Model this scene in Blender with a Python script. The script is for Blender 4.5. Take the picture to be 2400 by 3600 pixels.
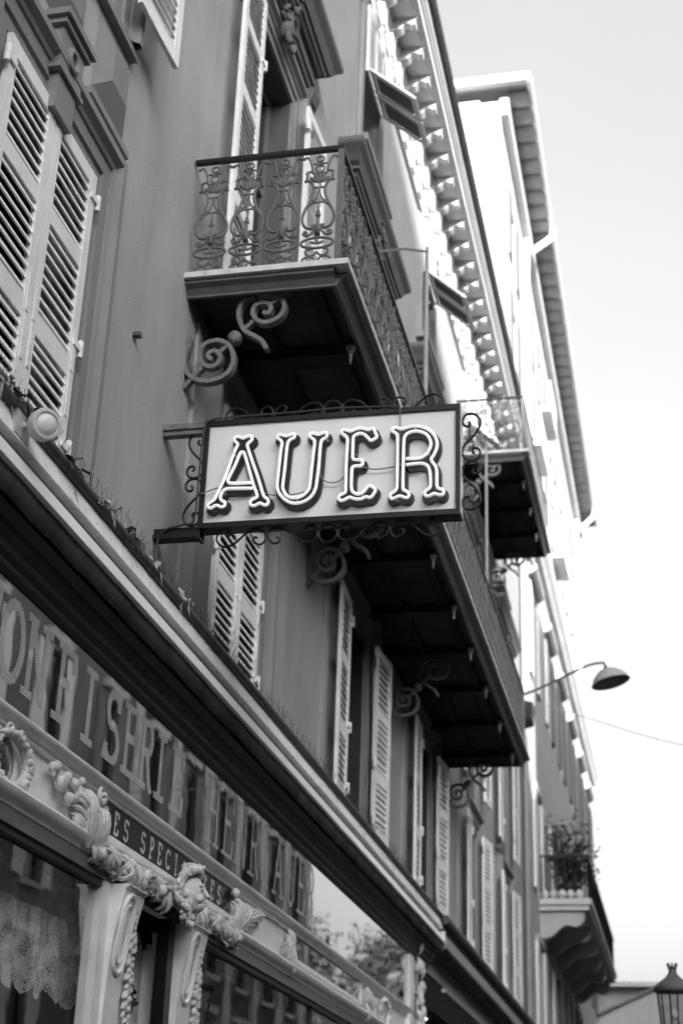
import bpy, math, random
from mathutils import Vector, Matrix
from mathutils.geometry import tessellate_polygon

for o in list(bpy.data.objects): bpy.data.objects.remove(o)
SC = bpy.context.scene
COL = SC.collection
RN = random.Random(11)
PI = math.pi

# ------------------------------------------------------------------ camera
cam_d = bpy.data.cameras.new('camera'); cam = bpy.data.objects.new('camera', cam_d); COL.objects.link(cam)
F = Vector((-0.2019562, 0.8868247, 0.4156388)); R = Vector((0.9777500, 0.2071437, 0.0331118)); U = Vector((0.0567326, -0.4130780, 0.9089268))
mw = Matrix((R, U, -F)).transposed().to_4x4(); mw.translation = Vector((3.2, 0, 1.6))
cam.matrix_world = mw
cam_d.sensor_width = 36; cam_d.sensor_fit = 'AUTO'; cam_d.lens = 53.95
cam_d.clip_start = 0.1; cam_d.clip_end = 3000
cam_d.dof.use_dof = True; cam_d.dof.focus_distance = 9.35; cam_d.dof.aperture_fstop = 1.9
SC.camera = cam
SC.render.resolution_x, SC.render.resolution_y = 682, 1024

# ------------------------------------------------------------------ sky, sun, exposure
SUN_EL = math.radians(12); SUN_AZ = (0.45, -0.893)         # direction towards the sun on the ground plane
wd = bpy.data.worlds.new('World'); SC.world = wd; wd.use_nodes = True
nt = wd.node_tree; nt.nodes.clear()
out = nt.nodes.new('ShaderNodeOutputWorld'); bg = nt.nodes.new('ShaderNodeBackground')
sky = nt.nodes.new('ShaderNodeTexSky'); sky.sky_type = 'NISHITA'; sky.sun_disc = False
sky.sun_elevation = SUN_EL; sky.sun_rotation = math.atan2(SUN_AZ[0], SUN_AZ[1])
sky.air_density = 1.0; sky.dust_density = 10.0; sky.ozone_density = 1.0
bw = nt.nodes.new('ShaderNodeRGBToBW')
# thin even veil of high cloud, soft noise only
tc = nt.nodes.new('ShaderNodeTexCoord'); nz = nt.nodes.new('ShaderNodeTexNoise'); nz.inputs['Scale'].default_value = 3.2; nz.inputs['Detail'].default_value = 5
mr = nt.nodes.new('ShaderNodeMapRange'); mr.inputs[1].default_value = .35; mr.inputs[2].default_value = .75; mr.inputs[3].default_value = 1.5; mr.inputs[4].default_value = 1.95
mx = nt.nodes.new('ShaderNodeMix'); mx.data_type = 'FLOAT'; mx.inputs[0].default_value = .20
nt.links.new(sky.outputs[0], bw.inputs[0]); nt.links.new(tc.outputs['Generated'], nz.inputs['Vector'])
nt.links.new(nz.outputs[0], mr.inputs[0]); nt.links.new(bw.outputs[0], mx.inputs[2]); nt.links.new(mr.outputs[0], mx.inputs[3])
nt.links.new(mx.outputs[0], bg.inputs['Color']); bg.inputs['Strength'].default_value = .12
nt.links.new(bg.outputs[0], out.inputs[0])
sl = bpy.data.lights.new('sun', 'SUN'); sl.energy = 2.1; sl.angle = math.radians(.55); sl.color = (1, 1, 1)
so = bpy.data.objects.new('sun', sl); COL.objects.link(so); so.location = (20, -12, 40)
sd = Vector((SUN_AZ[0]*math.cos(SUN_EL), SUN_AZ[1]*math.cos(SUN_EL), math.sin(SUN_EL)))
so.rotation_euler = sd.to_track_quat('Z', 'Y').to_euler()
SC.view_settings.view_transform = 'Standard'; SC.view_settings.look = 'None'; SC.view_settings.gamma = 1
SC.view_settings.use_curve_mapping = False; SC.view_settings.exposure = 2.62
SC.render.engine = 'CYCLES'
SC.cycles.max_bounces = 8; SC.cycles.diffuse_bounces = 4; SC.cycles.glossy_bounces = 4; SC.cycles.transparent_max_bounces = 12
SC.cycles.caustics_reflective = False; SC.cycles.caustics_refractive = False

# ------------------------------------------------------------------ materials
MATS = {}
def mat(name, c, rough=.6, var=.15, scale=4., bump=.0, bscale=60., spec=.4, metal=0., streak=0., grain=0., dirt=None, spots=None):
    m = bpy.data.materials.new(name); m.use_nodes = True; t = m.node_tree; L = t.links.new
    p = t.nodes['Principled BSDF']; p.inputs['Roughness'].default_value = rough; p.inputs['Metallic'].default_value = metal
    p.inputs['Specular IOR Level'].default_value = spec
    co = t.nodes.new('ShaderNodeTexCoord'); geo = t.nodes.new('ShaderNodeNewGeometry')
    def noise(sc, det=4, mapping=None, rough_=.6):
        n = t.nodes.new('ShaderNodeTexNoise'); n.inputs['Scale'].default_value = sc; n.inputs['Detail'].default_value = det; n.inputs['Roughness'].default_value = rough_
        if mapping:
            mp = t.nodes.new('ShaderNodeMapping'); mp.inputs['Scale'].default_value = mapping; L(geo.outputs['Position'], mp.inputs[0]); L(mp.outputs[0], n.inputs['Vector'])
        else: L(geo.outputs['Position'], n.inputs['Vector'])
        return n.outputs[0]
    def rng(s, a, b, lo, hi):
        r = t.nodes.new('ShaderNodeMapRange'); r.inputs[1].default_value = a; r.inputs[2].default_value = b; r.inputs[3].default_value = lo; r.inputs[4].default_value = hi; L(s, r.inputs[0]); return r.outputs[0]
    def mul(a, b):
        k = t.nodes.new('ShaderNodeMath'); k.operation = 'MULTIPLY'
        for i, s in enumerate((a, b)):
            if isinstance(s, (int, float)): k.inputs[i].default_value = s
            else: L(s, k.inputs[i])
        return k.outputs[0]
    v = mul(c, rng(noise(scale), .3, .7, 1-var, 1+var))
    if streak: v = mul(v, rng(noise(1., 5, (3.1, 3.1, .30)), .35, .75, 1+streak*.3, 1-streak))
    if grain: v = mul(v, rng(noise(1., 6, (90, 90, 5)), .35, .65, 1-grain, 1+grain*.5))
    if dirt:   # (scale, threshold, colour)
        n = rng(noise(dirt[0], 8, None, .7), dirt[1], dirt[1]+.09, 0, 1)
        k = t.nodes.new('ShaderNodeMix'); k.data_type = 'FLOAT'; L(n, k.inputs[0]); L(v, k.inputs[2]); k.inputs[3].default_value = dirt[2]; v = k.outputs[0]
    if spots:
        n = rng(noise(spots[0], 2, None, .5), spots[1], spots[1]+.04, 0, 1)
        k = t.nodes.new('ShaderNodeMix'); k.data_type = 'FLOAT'; L(n, k.inputs[0]); L(v, k.inputs[2]); k.inputs[3].default_value = spots[2]; v = k.outputs[0]
    cmb = t.nodes.new('ShaderNodeCombineColor'); [L(v, cmb.inputs[i]) for i in range(3)]
    L(cmb.outputs[0], p.inputs['Base Color'])
    if bump:
        b = t.nodes.new('ShaderNodeBump'); b.inputs['Strength'].default_value = bump; b.inputs['Distance'].default_value = .01
        L(noise(bscale, 5), b.inputs['Height']); L(b.outputs[0], p.inputs['Normal'])
    MATS[name] = m; return m
M_WALL = mat('stucco', .38, .85, .13, .8, .5, 55, .2, streak=.11, dirt=(1.7, .64, .30))
M_PANEL = mat('stucco_bay', .40, .85, .10, 1.0, .45, 60, .2, streak=.11)
M_TRIM = mat('stone_trim', .25, .75, .09, 2., .2, 90, .25, streak=.06)
M_HOOD = mat('hood_stone', .13, .7, .12, 2.5, .2, 90, .25, streak=.1)
M_WHITEWALL = mat('pale_render', .56, .85, .06, .8, .2, 50, .2, streak=.08)
M_FARWALL = mat('far_render', .46, .85, .10, .8, .2, 40, .2, streak=.15)
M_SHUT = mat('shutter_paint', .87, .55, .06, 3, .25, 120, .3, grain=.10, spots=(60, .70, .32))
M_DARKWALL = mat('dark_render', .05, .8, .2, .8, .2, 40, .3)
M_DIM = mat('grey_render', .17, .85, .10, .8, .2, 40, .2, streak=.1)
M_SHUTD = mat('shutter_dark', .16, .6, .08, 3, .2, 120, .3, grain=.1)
M_IRON = mat('cast_iron_paint', .12, .5, .2, 20, .2, 150, .4, spots=(90, .66, .05))
M_IRONL = mat('bracket_paint', .17, .5, .18, 14, .25, 130, .4, spots=(75, .60, .05))
M_BLACK = mat('black_iron', .008, .38, .2, 10, .12, 140, .35)
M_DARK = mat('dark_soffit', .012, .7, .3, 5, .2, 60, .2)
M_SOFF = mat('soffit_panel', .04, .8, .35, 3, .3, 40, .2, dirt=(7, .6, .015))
M_LIP = mat('slab_edge', .60, .7, .12, 8, .3, 60, .3, dirt=(14, .60, .20))
M_FASC = mat('balcony_fascia', .13, .6, .15, 6, .15, 70, .3)
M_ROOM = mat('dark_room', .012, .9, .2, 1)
M_GLASS = mat('window_glass', .015, .10, .1, 1, spec=.3)
M_JAMBSHADE = mat('jamb_shade', .09, .6, .1, 4, .1, 80, .3)  # dark tone standing in for shade on the upper window reveals
M_FRAME = mat('window_frame_paint', .14, .55, .1, 4, .1, 80, .3)
M_CREAM = mat('cream_paint', .86, .5, .10, 6, .2, 60, .35, dirt=(9, .62, .38))
M_CARVE = mat('carved_wood_paint', .66, .5, .16, 16, .5, 90, .35, dirt=(30, .585, .10))
M_MOULD = mat('brown_moulding', .16, .38, .15, 6, .1, 90, .4)
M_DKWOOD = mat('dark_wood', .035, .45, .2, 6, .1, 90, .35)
M_ALU = mat('aluminium_bar', .86, .35, .05, 3, .05, 90, .5)
M_BAND = mat('weathered_band', .86, .75, .08, 6, .3, 60, .3, dirt=(5.5, .60, .12), spots=(42, .68, .03))
M_GUTTER = mat('zinc_gutter', .085, .5, .25, 9, .2, 70, .4)
M_FABRIC = mat('awning_fabric', .12, .9, .2, 8, .3, 220, .1, streak=.55, spots=(38, .73, .6))
M_SIGN = mat('sign_panel', .78, .45, .03, 2, .03, 20, .4, streak=.05, spots=(30, .765, .33))
M_TUBE = mat('neon_tube', .93, .22, .02, 4, spec=.5)
_t = M_TUBE.node_tree.nodes['Principled BSDF']; _t.inputs['Emission Color'].default_value = (1, 1, 1, 1); _t.inputs['Emission Strength'].default_value = .06
M_LETTER = mat('sign_letter_black', .012, .3, .1, 5, spec=.5)
M_CABLE = mat('grey_cable', .17, .55, .1, 20)
M_CABLED = mat('dark_cable', .04, .55, .1, 20)
M_GOLD = mat('gilt_letter', .62, .45, .2, 30, .1, 120, .4)
M_PLATE = mat('black_name_plate', .015, .16, .2, 6, spec=.45)
M_TAN = mat('dry_leaf', .42, .8, .35, 20)
M_LITTER = mat('dark_litter', .05, .7, .3, 20)
M_PLASTIC = mat('lamp_plastic', .55, .4, .06, 5, .05, 80)
M_LENS = mat('lamp_lens', .72, .15, .06, 8, spec=.5)
M_STEEL = mat('spike_steel', .06, .45, .1, 20)
M_LEAF = mat('leaf', .05, .6, .4, 8)
M_BARK = mat('bark', .07, .9, .3, 12, .4, 60)
M_TILE = mat('clay_tile', .30, .85, .18, 3, .3, 50, .2)
M_ASPH = mat('asphalt', .05, .9, .2, 2, .3, 120, .2)
M_PAVE = mat('paving_stone', .08, .85, .15, 3, .3, 80, .2)
M_PIPE = mat('pipe_paint', .30, .5, .1, 5)
M_WHITEP = mat('white_pipe', .8, .4, .05, 5)
M_HILL = mat('hill_ground', .08, .95, .3, .4)
def glass_mat(name, gloss, tint, base):
    m = bpy.data.materials.new(name); m.use_nodes = True; t = m.node_tree; t.nodes.clear(); L = t.links.new
    o = t.nodes.new('ShaderNodeOutputMaterial'); mx = t.nodes.new('ShaderNodeMixShader'); g = t.nodes.new('ShaderNodeBsdfGlossy')
    g.inputs['Color'].default_value = (tint,)*3+(1,); g.inputs['Roughness'].default_value = .015
    if base is None: b = t.nodes.new('ShaderNodeBsdfTransparent'); b.inputs[0].default_value = (.93, .93, .93, 1)
    else: b = t.nodes.new('ShaderNodeBsdfDiffuse'); b.inputs[0].default_value = (base,)*3+(1,)
    lw = t.nodes.new('ShaderNodeLayerWeight'); lw.inputs['Blend'].default_value = .5     # Schlick reflectance, same from both sides
    pw = t.nodes.new('ShaderNodeMath'); pw.operation = 'POWER'; pw.inputs[1].default_value = 5; L(lw.outputs['Facing'], pw.inputs[0])
    ma = t.nodes.new('ShaderNodeMath'); ma.operation = 'MULTIPLY_ADD'; ma.inputs[1].default_value = 1-gloss; ma.inputs[2].default_value = gloss; L(pw.outputs[0], ma.inputs[0])
    n = t.nodes.new('ShaderNodeTexNoise'); n.inputs['Scale'].default_value = 2.2; bp = t.nodes.new('ShaderNodeBump'); bp.inputs['Strength'].default_value = .012; bp.inputs['Distance'].default_value = .05
    ge = t.nodes.new('ShaderNodeNewGeometry'); L(ge.outputs['Position'], n.inputs['Vector']); L(n.outputs[0], bp.inputs['Height']); L(bp.outputs[0], g.inputs['Normal'])
    L(ma.outputs[0], mx.inputs[0]); L(b.outputs[0], mx.inputs[1]); L(g.outputs[0], mx.inputs[2]); L(mx.outputs[0], o.inputs[0])
    return m
M_SIGNGLASS = glass_mat('backed_sign_glass', .48, .97, .012)
M_SHOPGLASS = glass_mat('shop_window_glass', .20, .95, None)
M_LACE = bpy.data.materials.new('lace'); M_LACE.use_nodes = True
def lace_setup(m, cover, sc):
    t = m.node_tree; t.nodes.clear(); L = t.links.new
    o = t.nodes.new('ShaderNodeOutputMaterial'); mx = t.nodes.new('ShaderNodeMixShader'); tr = t.nodes.new('ShaderNodeBsdfTransparent')
    d = t.nodes.new('ShaderNodeBsdfDiffuse'); d.inputs[0].default_value = (.85, .85, .85, 1)
    ge = t.nodes.new('ShaderNodeNewGeometry'); v = t.nodes.new('ShaderNodeTexVoronoi'); v.feature = 'DISTANCE_TO_EDGE'; v.inputs['Scale'].default_value = sc
    n = t.nodes.new('ShaderNodeTexNoise'); n.inputs['Scale'].default_value = 9; n.inputs['Detail'].default_value = 6
    r = t.nodes.new('ShaderNodeMapRange'); r.inputs[1].default_value = .0; r.inputs[2].default_value = .22; r.inputs[3].default_value = 1; r.inputs[4].default_value = cover
    r2 = t.nodes.new('ShaderNodeMapRange'); r2.inputs[1].default_value = .42; r2.inputs[2].default_value = .62; r2.inputs[3].default_value = -.25; r2.inputs[4].default_value = .35
    ad = t.nodes.new('ShaderNodeMath'); ad.operation = 'ADD'; ad.use_clamp = True
    L(ge.outputs['Position'], v.inputs['Vector']); L(ge.outputs['Position'], n.inputs['Vector']); L(v.outputs['Distance'], r.inputs[0]); L(n.outputs[0], r2.inputs[0])
    L(r.outputs[0], ad.inputs[0]); L(r2.outputs[0], ad.inputs[1]); L(ad.outputs[0], mx.inputs[0]); L(tr.outputs[0], mx.inputs[1]); L(d.outputs[0], mx.inputs[2]); L(mx.outputs[0], o.inputs[0])
lace_setup(M_LACE, .45, 55)
M_SHEER = bpy.data.materials.new('sheer'); M_SHEER.use_nodes = True; lace_setup(M_SHEER, .75, 160)
M_DRAPE = mat('drape', .16, .9, .2, 9, .3, 90, .1)
M_GLOW = bpy.data.materials.new('ceiling_spot_glow'); M_GLOW.use_nodes = True
_p = M_GLOW.node_tree.nodes['Principled BSDF']; _p.inputs['Emission Color'].default_value = (1, 1, 1, 1); _p.inputs['Emission Strength'].default_value = 1.2

# ------------------------------------------------------------------ mesh builder
WM = {}
class MB:
    def __init__(s): s.v = []; s.f = []
    def add(s, vs, fs):
        b = len(s.v); s.v += [tuple(v) for v in vs]; s.f += [tuple(i+b for i in f) for f in fs]; return s
    def hexa(s, p): return s.add(p, [(0,3,2,1),(4,5,6,7),(0,1,5,4),(1,2,6,5),(2,3,7,6),(3,0,4,7)])
    def box(s, x0, x1, y0, y1, z0, z1):
        return s.hexa([(x0,y0,z0),(x1,y0,z0),(x1,y1,z0),(x0,y1,z0),(x0,y0,z1),(x1,y0,z1),(x1,y1,z1),(x0,y1,z1)])
    def prism(s, poly, axis, a0, a1):
        def P(u, w, a): return {'x': (a,u,w), 'y': (u,a,w), 'z': (u,w,a)}[axis]
        n = len(poly); area = sum(poly[i][0]*poly[(i+1)%n][1]-poly[(i+1)%n][0]*poly[i][1] for i in range(n))
        flip = (area > 0) == (axis == 'y')
        if flip: poly = poly[::-1]
        vs = [P(u, w, a0) for u, w in poly]+[P(u, w, a1) for u, w in poly]
        fs = [(i, (i+1)%n, n+(i+1)%n, n+i) for i in range(n)]
        if n <= 4: tri = [tuple(range(n))]
        else: tri = [tuple(t) for t in tessellate_polygon([[Vector((u, w, 0)) for u, w in poly]])]
        if n > 4:
            tt = []
            for t in tri:
                a, b, c = [poly[i] for i in t]
                if (b[0]-a[0])*(c[1]-a[1])-(c[0]-a[0])*(b[1]-a[1]) < 0: t = t[::-1]
                tt.append(t)
            tri = tt
        fs += [t[::-1] for t in tri]+[tuple(n+i for i in t) for t in tri]
        return s.add(vs, fs)
    def tube(s, pts, r, n=8, closed=False, flat=1.0, fdir=None):
        pts = [Vector(p) for p in pts]; m = len(pts); rs = r if isinstance(r, (list, tuple)) else [r]*m
        prev = None; vs = []
        for i in range(m):
            if closed: t = pts[(i+1)%m]-pts[i-1]
            else: t = pts[min(i+1, m-1)]-pts[max(i-1, 0)]
            if t.length < 1e-9: t = Vector((0,0,1))
            t.normalize()
            if fdir is not None:
                a = Vector(fdir); a = a-t*a.dot(t)
                if a.length < 1e-6: a = t.orthogonal()
            elif prev is None: a = t.orthogonal()
            else:
                a = prev-t*prev.dot(t)
                if a.length < 1e-6: a = t.orthogonal()
            a.normalize(); prev = a; b = t.cross(a)
            for k in range(n):
                an = 2*PI*k/n+PI/n
                vs.append(pts[i]+a*(math.cos(an)*rs[i]*flat)+b*(math.sin(an)*rs[i]))
        fs = []
        for i in range(m if closed else m-1):
            j = (i+1)%m
            for k in range(n): fs.append((i*n+k, i*n+(k+1)%n, j*n+(k+1)%n, j*n+k))
        if not closed: fs += [tuple(range(n))[::-1], tuple((m-1)*n+k for k in range(n))]
        return s.add(vs, fs)
    def blob(s, c, rx, ry=None, rz=None, rot=None, nu=8, nv=5):
        ry = rx if ry is None else ry; rz = rx if rz is None else rz
        M = rot if rot is not None else Matrix.Identity(3); c = Vector(c)
        vs = [c+M@Vector((0,0,-rz))]
        for i in range(1, nv):
            a = -PI/2+PI*i/nv
            for k in range(nu): vs.append(c+M@Vector((rx*math.cos(a)*math.cos(2*PI*k/nu), ry*math.cos(a)*math.sin(2*PI*k/nu), rz*math.sin(a))))
        vs.append(c+M@Vector((0,0,rz))); fs = []
        for k in range(nu): fs.append((0, 1+(k+1)%nu, 1+k))
        for i in range(nv-2):
            for k in range(nu): a = 1+i*nu; fs.append((a+k, a+(k+1)%nu, a+nu+(k+1)%nu, a+nu+k))
        e = len(vs)-1; a = 1+(nv-2)*nu
        for k in range(nu): fs.append((a+k, a+(k+1)%nu, e))
        return s.add(vs, fs)
    def lathe(s, prof, c, n=16, axis='z'):
        vs = []; c = Vector(c)
        for r, z in prof:
            for k in range(n):
                a = 2*PI*k/n; p = (r*math.cos(a), r*math.sin(a), z)
                if axis == 'x': p = (p[2], p[0], p[1])
                if axis == 'y': p = (p[0], -p[2], p[1])
                vs.append(c+Vector(p))
        fs = [(i*n+k, i*n+(k+1)%n, (i+1)*n+(k+1)%n, (i+1)*n+k) for i in range(len(prof)-1) for k in range(n)]
        if prof[0][0] > 1e-6: fs.append(tuple(range(n))[::-1])
        if prof[-1][0] > 1e-6: fs.append(tuple((len(prof)-1)*n+k for k in range(n)))
        return s.add(vs, fs)
    def mesh(s, name, m, smooth=False):
        me = bpy.data.meshes.new(name); me.from_pydata(s.v, [], s.f); me.update()
        if m: me.materials.append(m)
        if smooth:
            me.polygons.foreach_set('use_smooth', [True]*len(me.polygons))
            if smooth != 'all':
                try: me.set_sharp_from_angle(angle=math.radians(42))
                except Exception: pass
        return me
    def build(s, name, m, parent=None, smooth=False, local=False):
        if local: return inst(s.mesh(name, m, smooth), name, parent, Matrix.Identity(4), True)
        xs = [[v[i] for v in s.v] for i in range(3)]
        c = Vector([(min(a)+max(a))/2 for a in xs]); s.v = [tuple(Vector(v)-c) for v in s.v]
        return inst(s.mesh(name, m, smooth), name, parent, Matrix.Translation(c))
def inst(me, name, parent, M, local=False):
    o = bpy.data.objects.new(name, me); COL.objects.link(o)
    if parent is not None:
        o.parent = parent
        if local: WM[o.name] = WM[parent.name]@M
        else: o.matrix_parent_inverse = WM[parent.name].inverted(); WM[o.name] = M
    else: WM[o.name] = M
    o.matrix_basis = M
    return o
def T(x, y, z): return Matrix.Translation((x, y, z))
def RZ(a): return Matrix.Rotation(a, 4, 'Z')
def tag(o, label=None, cat=None, group=None, kind=None):
    if label: o['label'] = label
    if cat: o['category'] = cat
    if group: o['group'] = group
    if kind: o['kind'] = kind
    return o
def root(name, loc, label, cat, group=None):
    return tag(inst(None, name, None, T(*loc)), label, cat, group)
def catmull(pts, n=6, closed=False):
    pts = [Vector(p) for p in pts]; m = len(pts); o = []
    for i in range(m if closed else m-1):
        if closed: p0, p1, p2, p3 = pts[i-1], pts[i], pts[(i+1)%m], pts[(i+2)%m]
        else: p0, p1, p2, p3 = pts[max(i-1, 0)], pts[i], pts[i+1], pts[min(i+2, m-1)]
        for k in range(n):
            t = k/n; o.append(.5*((2*p1)+(p2-p0)*t+(2*p0-5*p1+4*p2-p3)*t*t+(3*p1-p0-3*p2+p3)*t**3))
    if not closed: o.append(pts[-1])
    return o
def mm(s): return [tuple(int(a)/1000 for a in t.split(',')) for t in s.split()]
def spiral(c, r0, r1, a0, turns, n=28):
    return [(c[0]+(r0+(r1-r0)*i/n)*math.cos(a0+2*PI*turns*i/n), c[1]+(r0+(r1-r0)*i/n)*math.sin(a0+2*PI*turns*i/n)) for i in range(n+1)]

def wall_holes(mb, y0, y1, z0, z1, x1, x0, holes):
    ys = sorted({y0, y1, *[h[0] for h in holes], *[h[1] for h in holes]}); zs = sorted({z0, z1, *[h[2] for h in holes], *[h[3] for h in holes]})
    ys = [y for y in ys if y0 <= y <= y1]; zs = [z for z in zs if z0 <= z <= z1]
    def solid(i, j):
        if i < 0 or j < 0 or i >= len(ys)-1 or j >= len(zs)-1: return False
        cy, cz = (ys[i]+ys[i+1])/2, (zs[j]+zs[j+1])/2
        return not any(h[0] < cy < h[1] and h[2] < cz < h[3] for h in holes)
    for i in range(len(ys)-1):
        for j in range(len(zs)-1):
            if not solid(i, j): continue
            a, b, c, d = ys[i], ys[i+1], zs[j], zs[j+1]
            mb.add([(x1,a,c),(x1,b,c),(x1,b,d),(x1,a,d)], [(0,1,2,3)])
            mb.add([(x0,a,c),(x0,b,c),(x0,b,d),(x0,a,d)], [(3,2,1,0)])
            if not solid(i-1, j): mb.add([(x0,a,c),(x1,a,c),(x1,a,d),(x0,a,d)], [(0,1,2,3)])
            if not solid(i+1, j): mb.add([(x0,b,c),(x1,b,c),(x1,b,d),(x0,b,d)], [(3,2,1,0)])
            if not solid(i, j-1): mb.add([(x0,a,c),(x0,b,c),(x1,b,c),(x1,a,c)], [(0,1,2,3)])
            if not solid(i, j+1): mb.add([(x0,a,d),(x0,b,d),(x1,b,d),(x1,a,d)], [(3,2,1,0)])
    return mb
def frame_sweep(mb, prof, y0, y1, zb, z1):
    """prof: (offset outward from the opening, x). Runs up, over and down, mitred."""
    n = len(prof); rings = []
    for o, x in prof: rings.append([(x, y0-o, zb), (x, y0-o, z1+o), (x, y1+o, z1+o), (x, y1+o, zb)])
    vs = [rings[i][k] for k in range(4) for i in range(n)]
    fs = []
    for k in range(3):
        for i in range(n-1): fs.append((k*n+i, k*n+i+1, (k+1)*n+i+1, (k+1)*n+i))
    return mb.add(vs, [f[::-1] for f in fs])
ARCH = [(0, .0), (0, .020), (.095, .020), (.10, .040), (.195, .040), (.2, .055), (.225, .066), (.25, .105), (.30, .105), (.315, .03), (.315, .0)]

# ------------------------------------------------------------------ shutters
SLATS = {}
def slat_mesh(w):
    k = round(w, 3)
    if k not in SLATS:
        m = MB(); hw, t = .0195, .005; a = math.radians(70); c, s = math.cos(a), math.sin(a)
        def q(u, v): return (u*c+v*s, -u*s+v*c)     # outer edge lower
        P = [q(-hw, -t), q(hw, -t), q(hw, t), q(-hw, t)]
        m.hexa([(P[0][0], 0, P[0][1]), (P[1][0], 0, P[1][1]), (P[1][0], w, P[1][1]), (P[0][0], w, P[0][1]), (P[3][0], 0, P[3][1]), (P[2][0], 0, P[2][1]), (P[2][0], w, P[2][1]), (P[3][0], w, P[3][1])])
        SLATS[k] = m.mesh('slat', M_SHUT)
    return SLATS[k]
HINGE = MB()
HINGE.lathe([(.0, -.055), (.019, -.052), (.019, -.003), (.021, -.002), (.021, .002), (.019, .003), (.019, .05), (.010, .06), (0, .064)], (0, 0, 0), 10)
HINGE.box(-.012, .010, -.10, -.012, -.018, .018)
HINGE_ME = HINGE.mesh('hinge', M_SHUT, True)
STRAP = MB().box(0, .006, -.02, .02, -.13, .13)
for i in range(5): STRAP.blob((.007, 0, -.1+.05*i), .005, nu=6, nv=4)
STRAP_ME = STRAP.mesh('strap_plate', M_SHUT)
def shutter(parent, hx, hy, z0, z1, w, s, tilt=0., rails=(), sep=True, mat_=None, pitch=.0715, hinges=(), straps=()):
    """leaf hinged at (hx,hy); runs towards +Y (s=1) or -Y (s=-1); tilt swings the free edge outward."""
    st, th = .085, .034; a = -s*tilt; M = T(hx, hy, z0)@RZ(a); H = z1-z0
    f = MB(); rl = [(0, .11)]+[(r-z0, h) for r, h in rails]+[(H-.09, .09)]; rl.sort()
    def bx(u0, u1, za, zb, x0=0., x1=th):
        u0, u1 = sorted((s*u0, s*u1)); f.box(x0, x1, u0, u1, za, zb)
    bx(0, st, 0, H); bx(w-st, w, 0, H)
    for z, h in rl: bx(st-.001, w-st+.001, z, z+h, .003, th-.003)
    leaf = inst(f.mesh('shutter', mat_ or M_SHUT), 'shutter', parent, M)
    sw = w-2*st+.02; me = slat_mesh(sw); jo = MB()
    y0 = (st-.01) if s > 0 else -(w-st+.01)
    for (za, ha), (zb, _) in zip(rl[:-1], rl[1:]):
        lo, hi = za+ha, zb; n = max(1, int(round((hi-lo)/pitch)))
        for i in range(n):
            z = lo+(i+.5)*(hi-lo)/n; dz = RN.uniform(-.004, .004)
            if sep:
                o = inst(me, 'slat', leaf, T(th/2, y0, z+dz)@Matrix.Rotation(RN.uniform(-.05, .05), 4, 'Y'), True)
            else:
                jo.add([(v.co.x+th/2, v.co.y+y0, v.co.z+z) for v in me.vertices], [tuple(p.vertices) for p in me.polygons])
    if not sep: tag(jo.build('slat_bank', M_SHUT if mat_ is None else mat_, leaf, local=True), kind='stuff')
    for z in hinges:
        inst(HINGE_ME, 'hinge', leaf, T(th+.004, -s*.035 if s > 0 else .035, z-z0)@(Matrix.Identity(4) if s < 0 else RZ(PI)), True)
    for z in straps:
        for u in (st/2, w-st/2): inst(STRAP_ME, 'strap_plate', leaf, T(th-.001, s*u, z-z0), True)
    return leaf

# ------------------------------------------------------------------ ground
g = MB().add([(-400,-400,0),(400,-400,0),(400,600,0),(-400,600,0)], [(0,1,2,3)]); tag(g.build('ground', M_HILL), kind='structure')
g = MB().add([(1.6,-60,.004),(10.4,-60,.004),(10.4,59,.004),(1.6,59,.004)], [(0,1,2,3)]); tag(g.build('road', M_ASPH), kind='structure')
for a, b in ((-.4, 1.6), (10.4, 12.4)): tag(MB().box(a, b, -60, 59, .0, .13).build('pavement', M_PAVE), kind='structure')

# ================================================================== main apartment building
BAYS = [6.29, 10.585, 14.75, 19.15, 23.9, 28.4]
F1 = [6.29, 10.33, 14.75, 19.15, 23.9, 28.4]           # first floor window centres
ZT = [7.12, 7.12, 7.22, 7.22, 7.22, 7.22]               # their lintel heights
HW = .635
bld = root('apartment_building', (0, 18, 0), 'grey stucco apartment building with louvred shutters, iron balcony and bracketed cornice above the shopfront', 'building')
holes = []
for i, c in enumerate(BAYS):
    holes.append((F1[i]-HW, F1[i]+HW, 4.75, ZT[i]))
    holes.append((c-.66, c+.66, 8.75 if i == 0 else 7.66, 11.2))
    holes.append((c-.47, c+.47, 13.15, 15.2))
holes += [(2.0, 3.2, 4.75, 7.22)]
wall_holes(MB(), -6, 33, 4.42, 16.3, 0, -.32, holes).build('wall', M_WALL, bld)
MB().box(-9, -.32, -6, 33, 16.2, 16.32).build('roof_deck', M_TRIM, bld)
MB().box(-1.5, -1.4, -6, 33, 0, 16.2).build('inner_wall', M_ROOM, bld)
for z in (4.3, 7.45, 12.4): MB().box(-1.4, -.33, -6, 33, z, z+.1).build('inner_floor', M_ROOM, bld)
MB().box(-9, 0, 32.6, 32.99, 0, 16.2).build('end_wall', M_WALL, bld)
MB().box(-9, 0, -6.3, -6.01, 0, 16.2).build('end_wall', M_WALL, bld)
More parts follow.
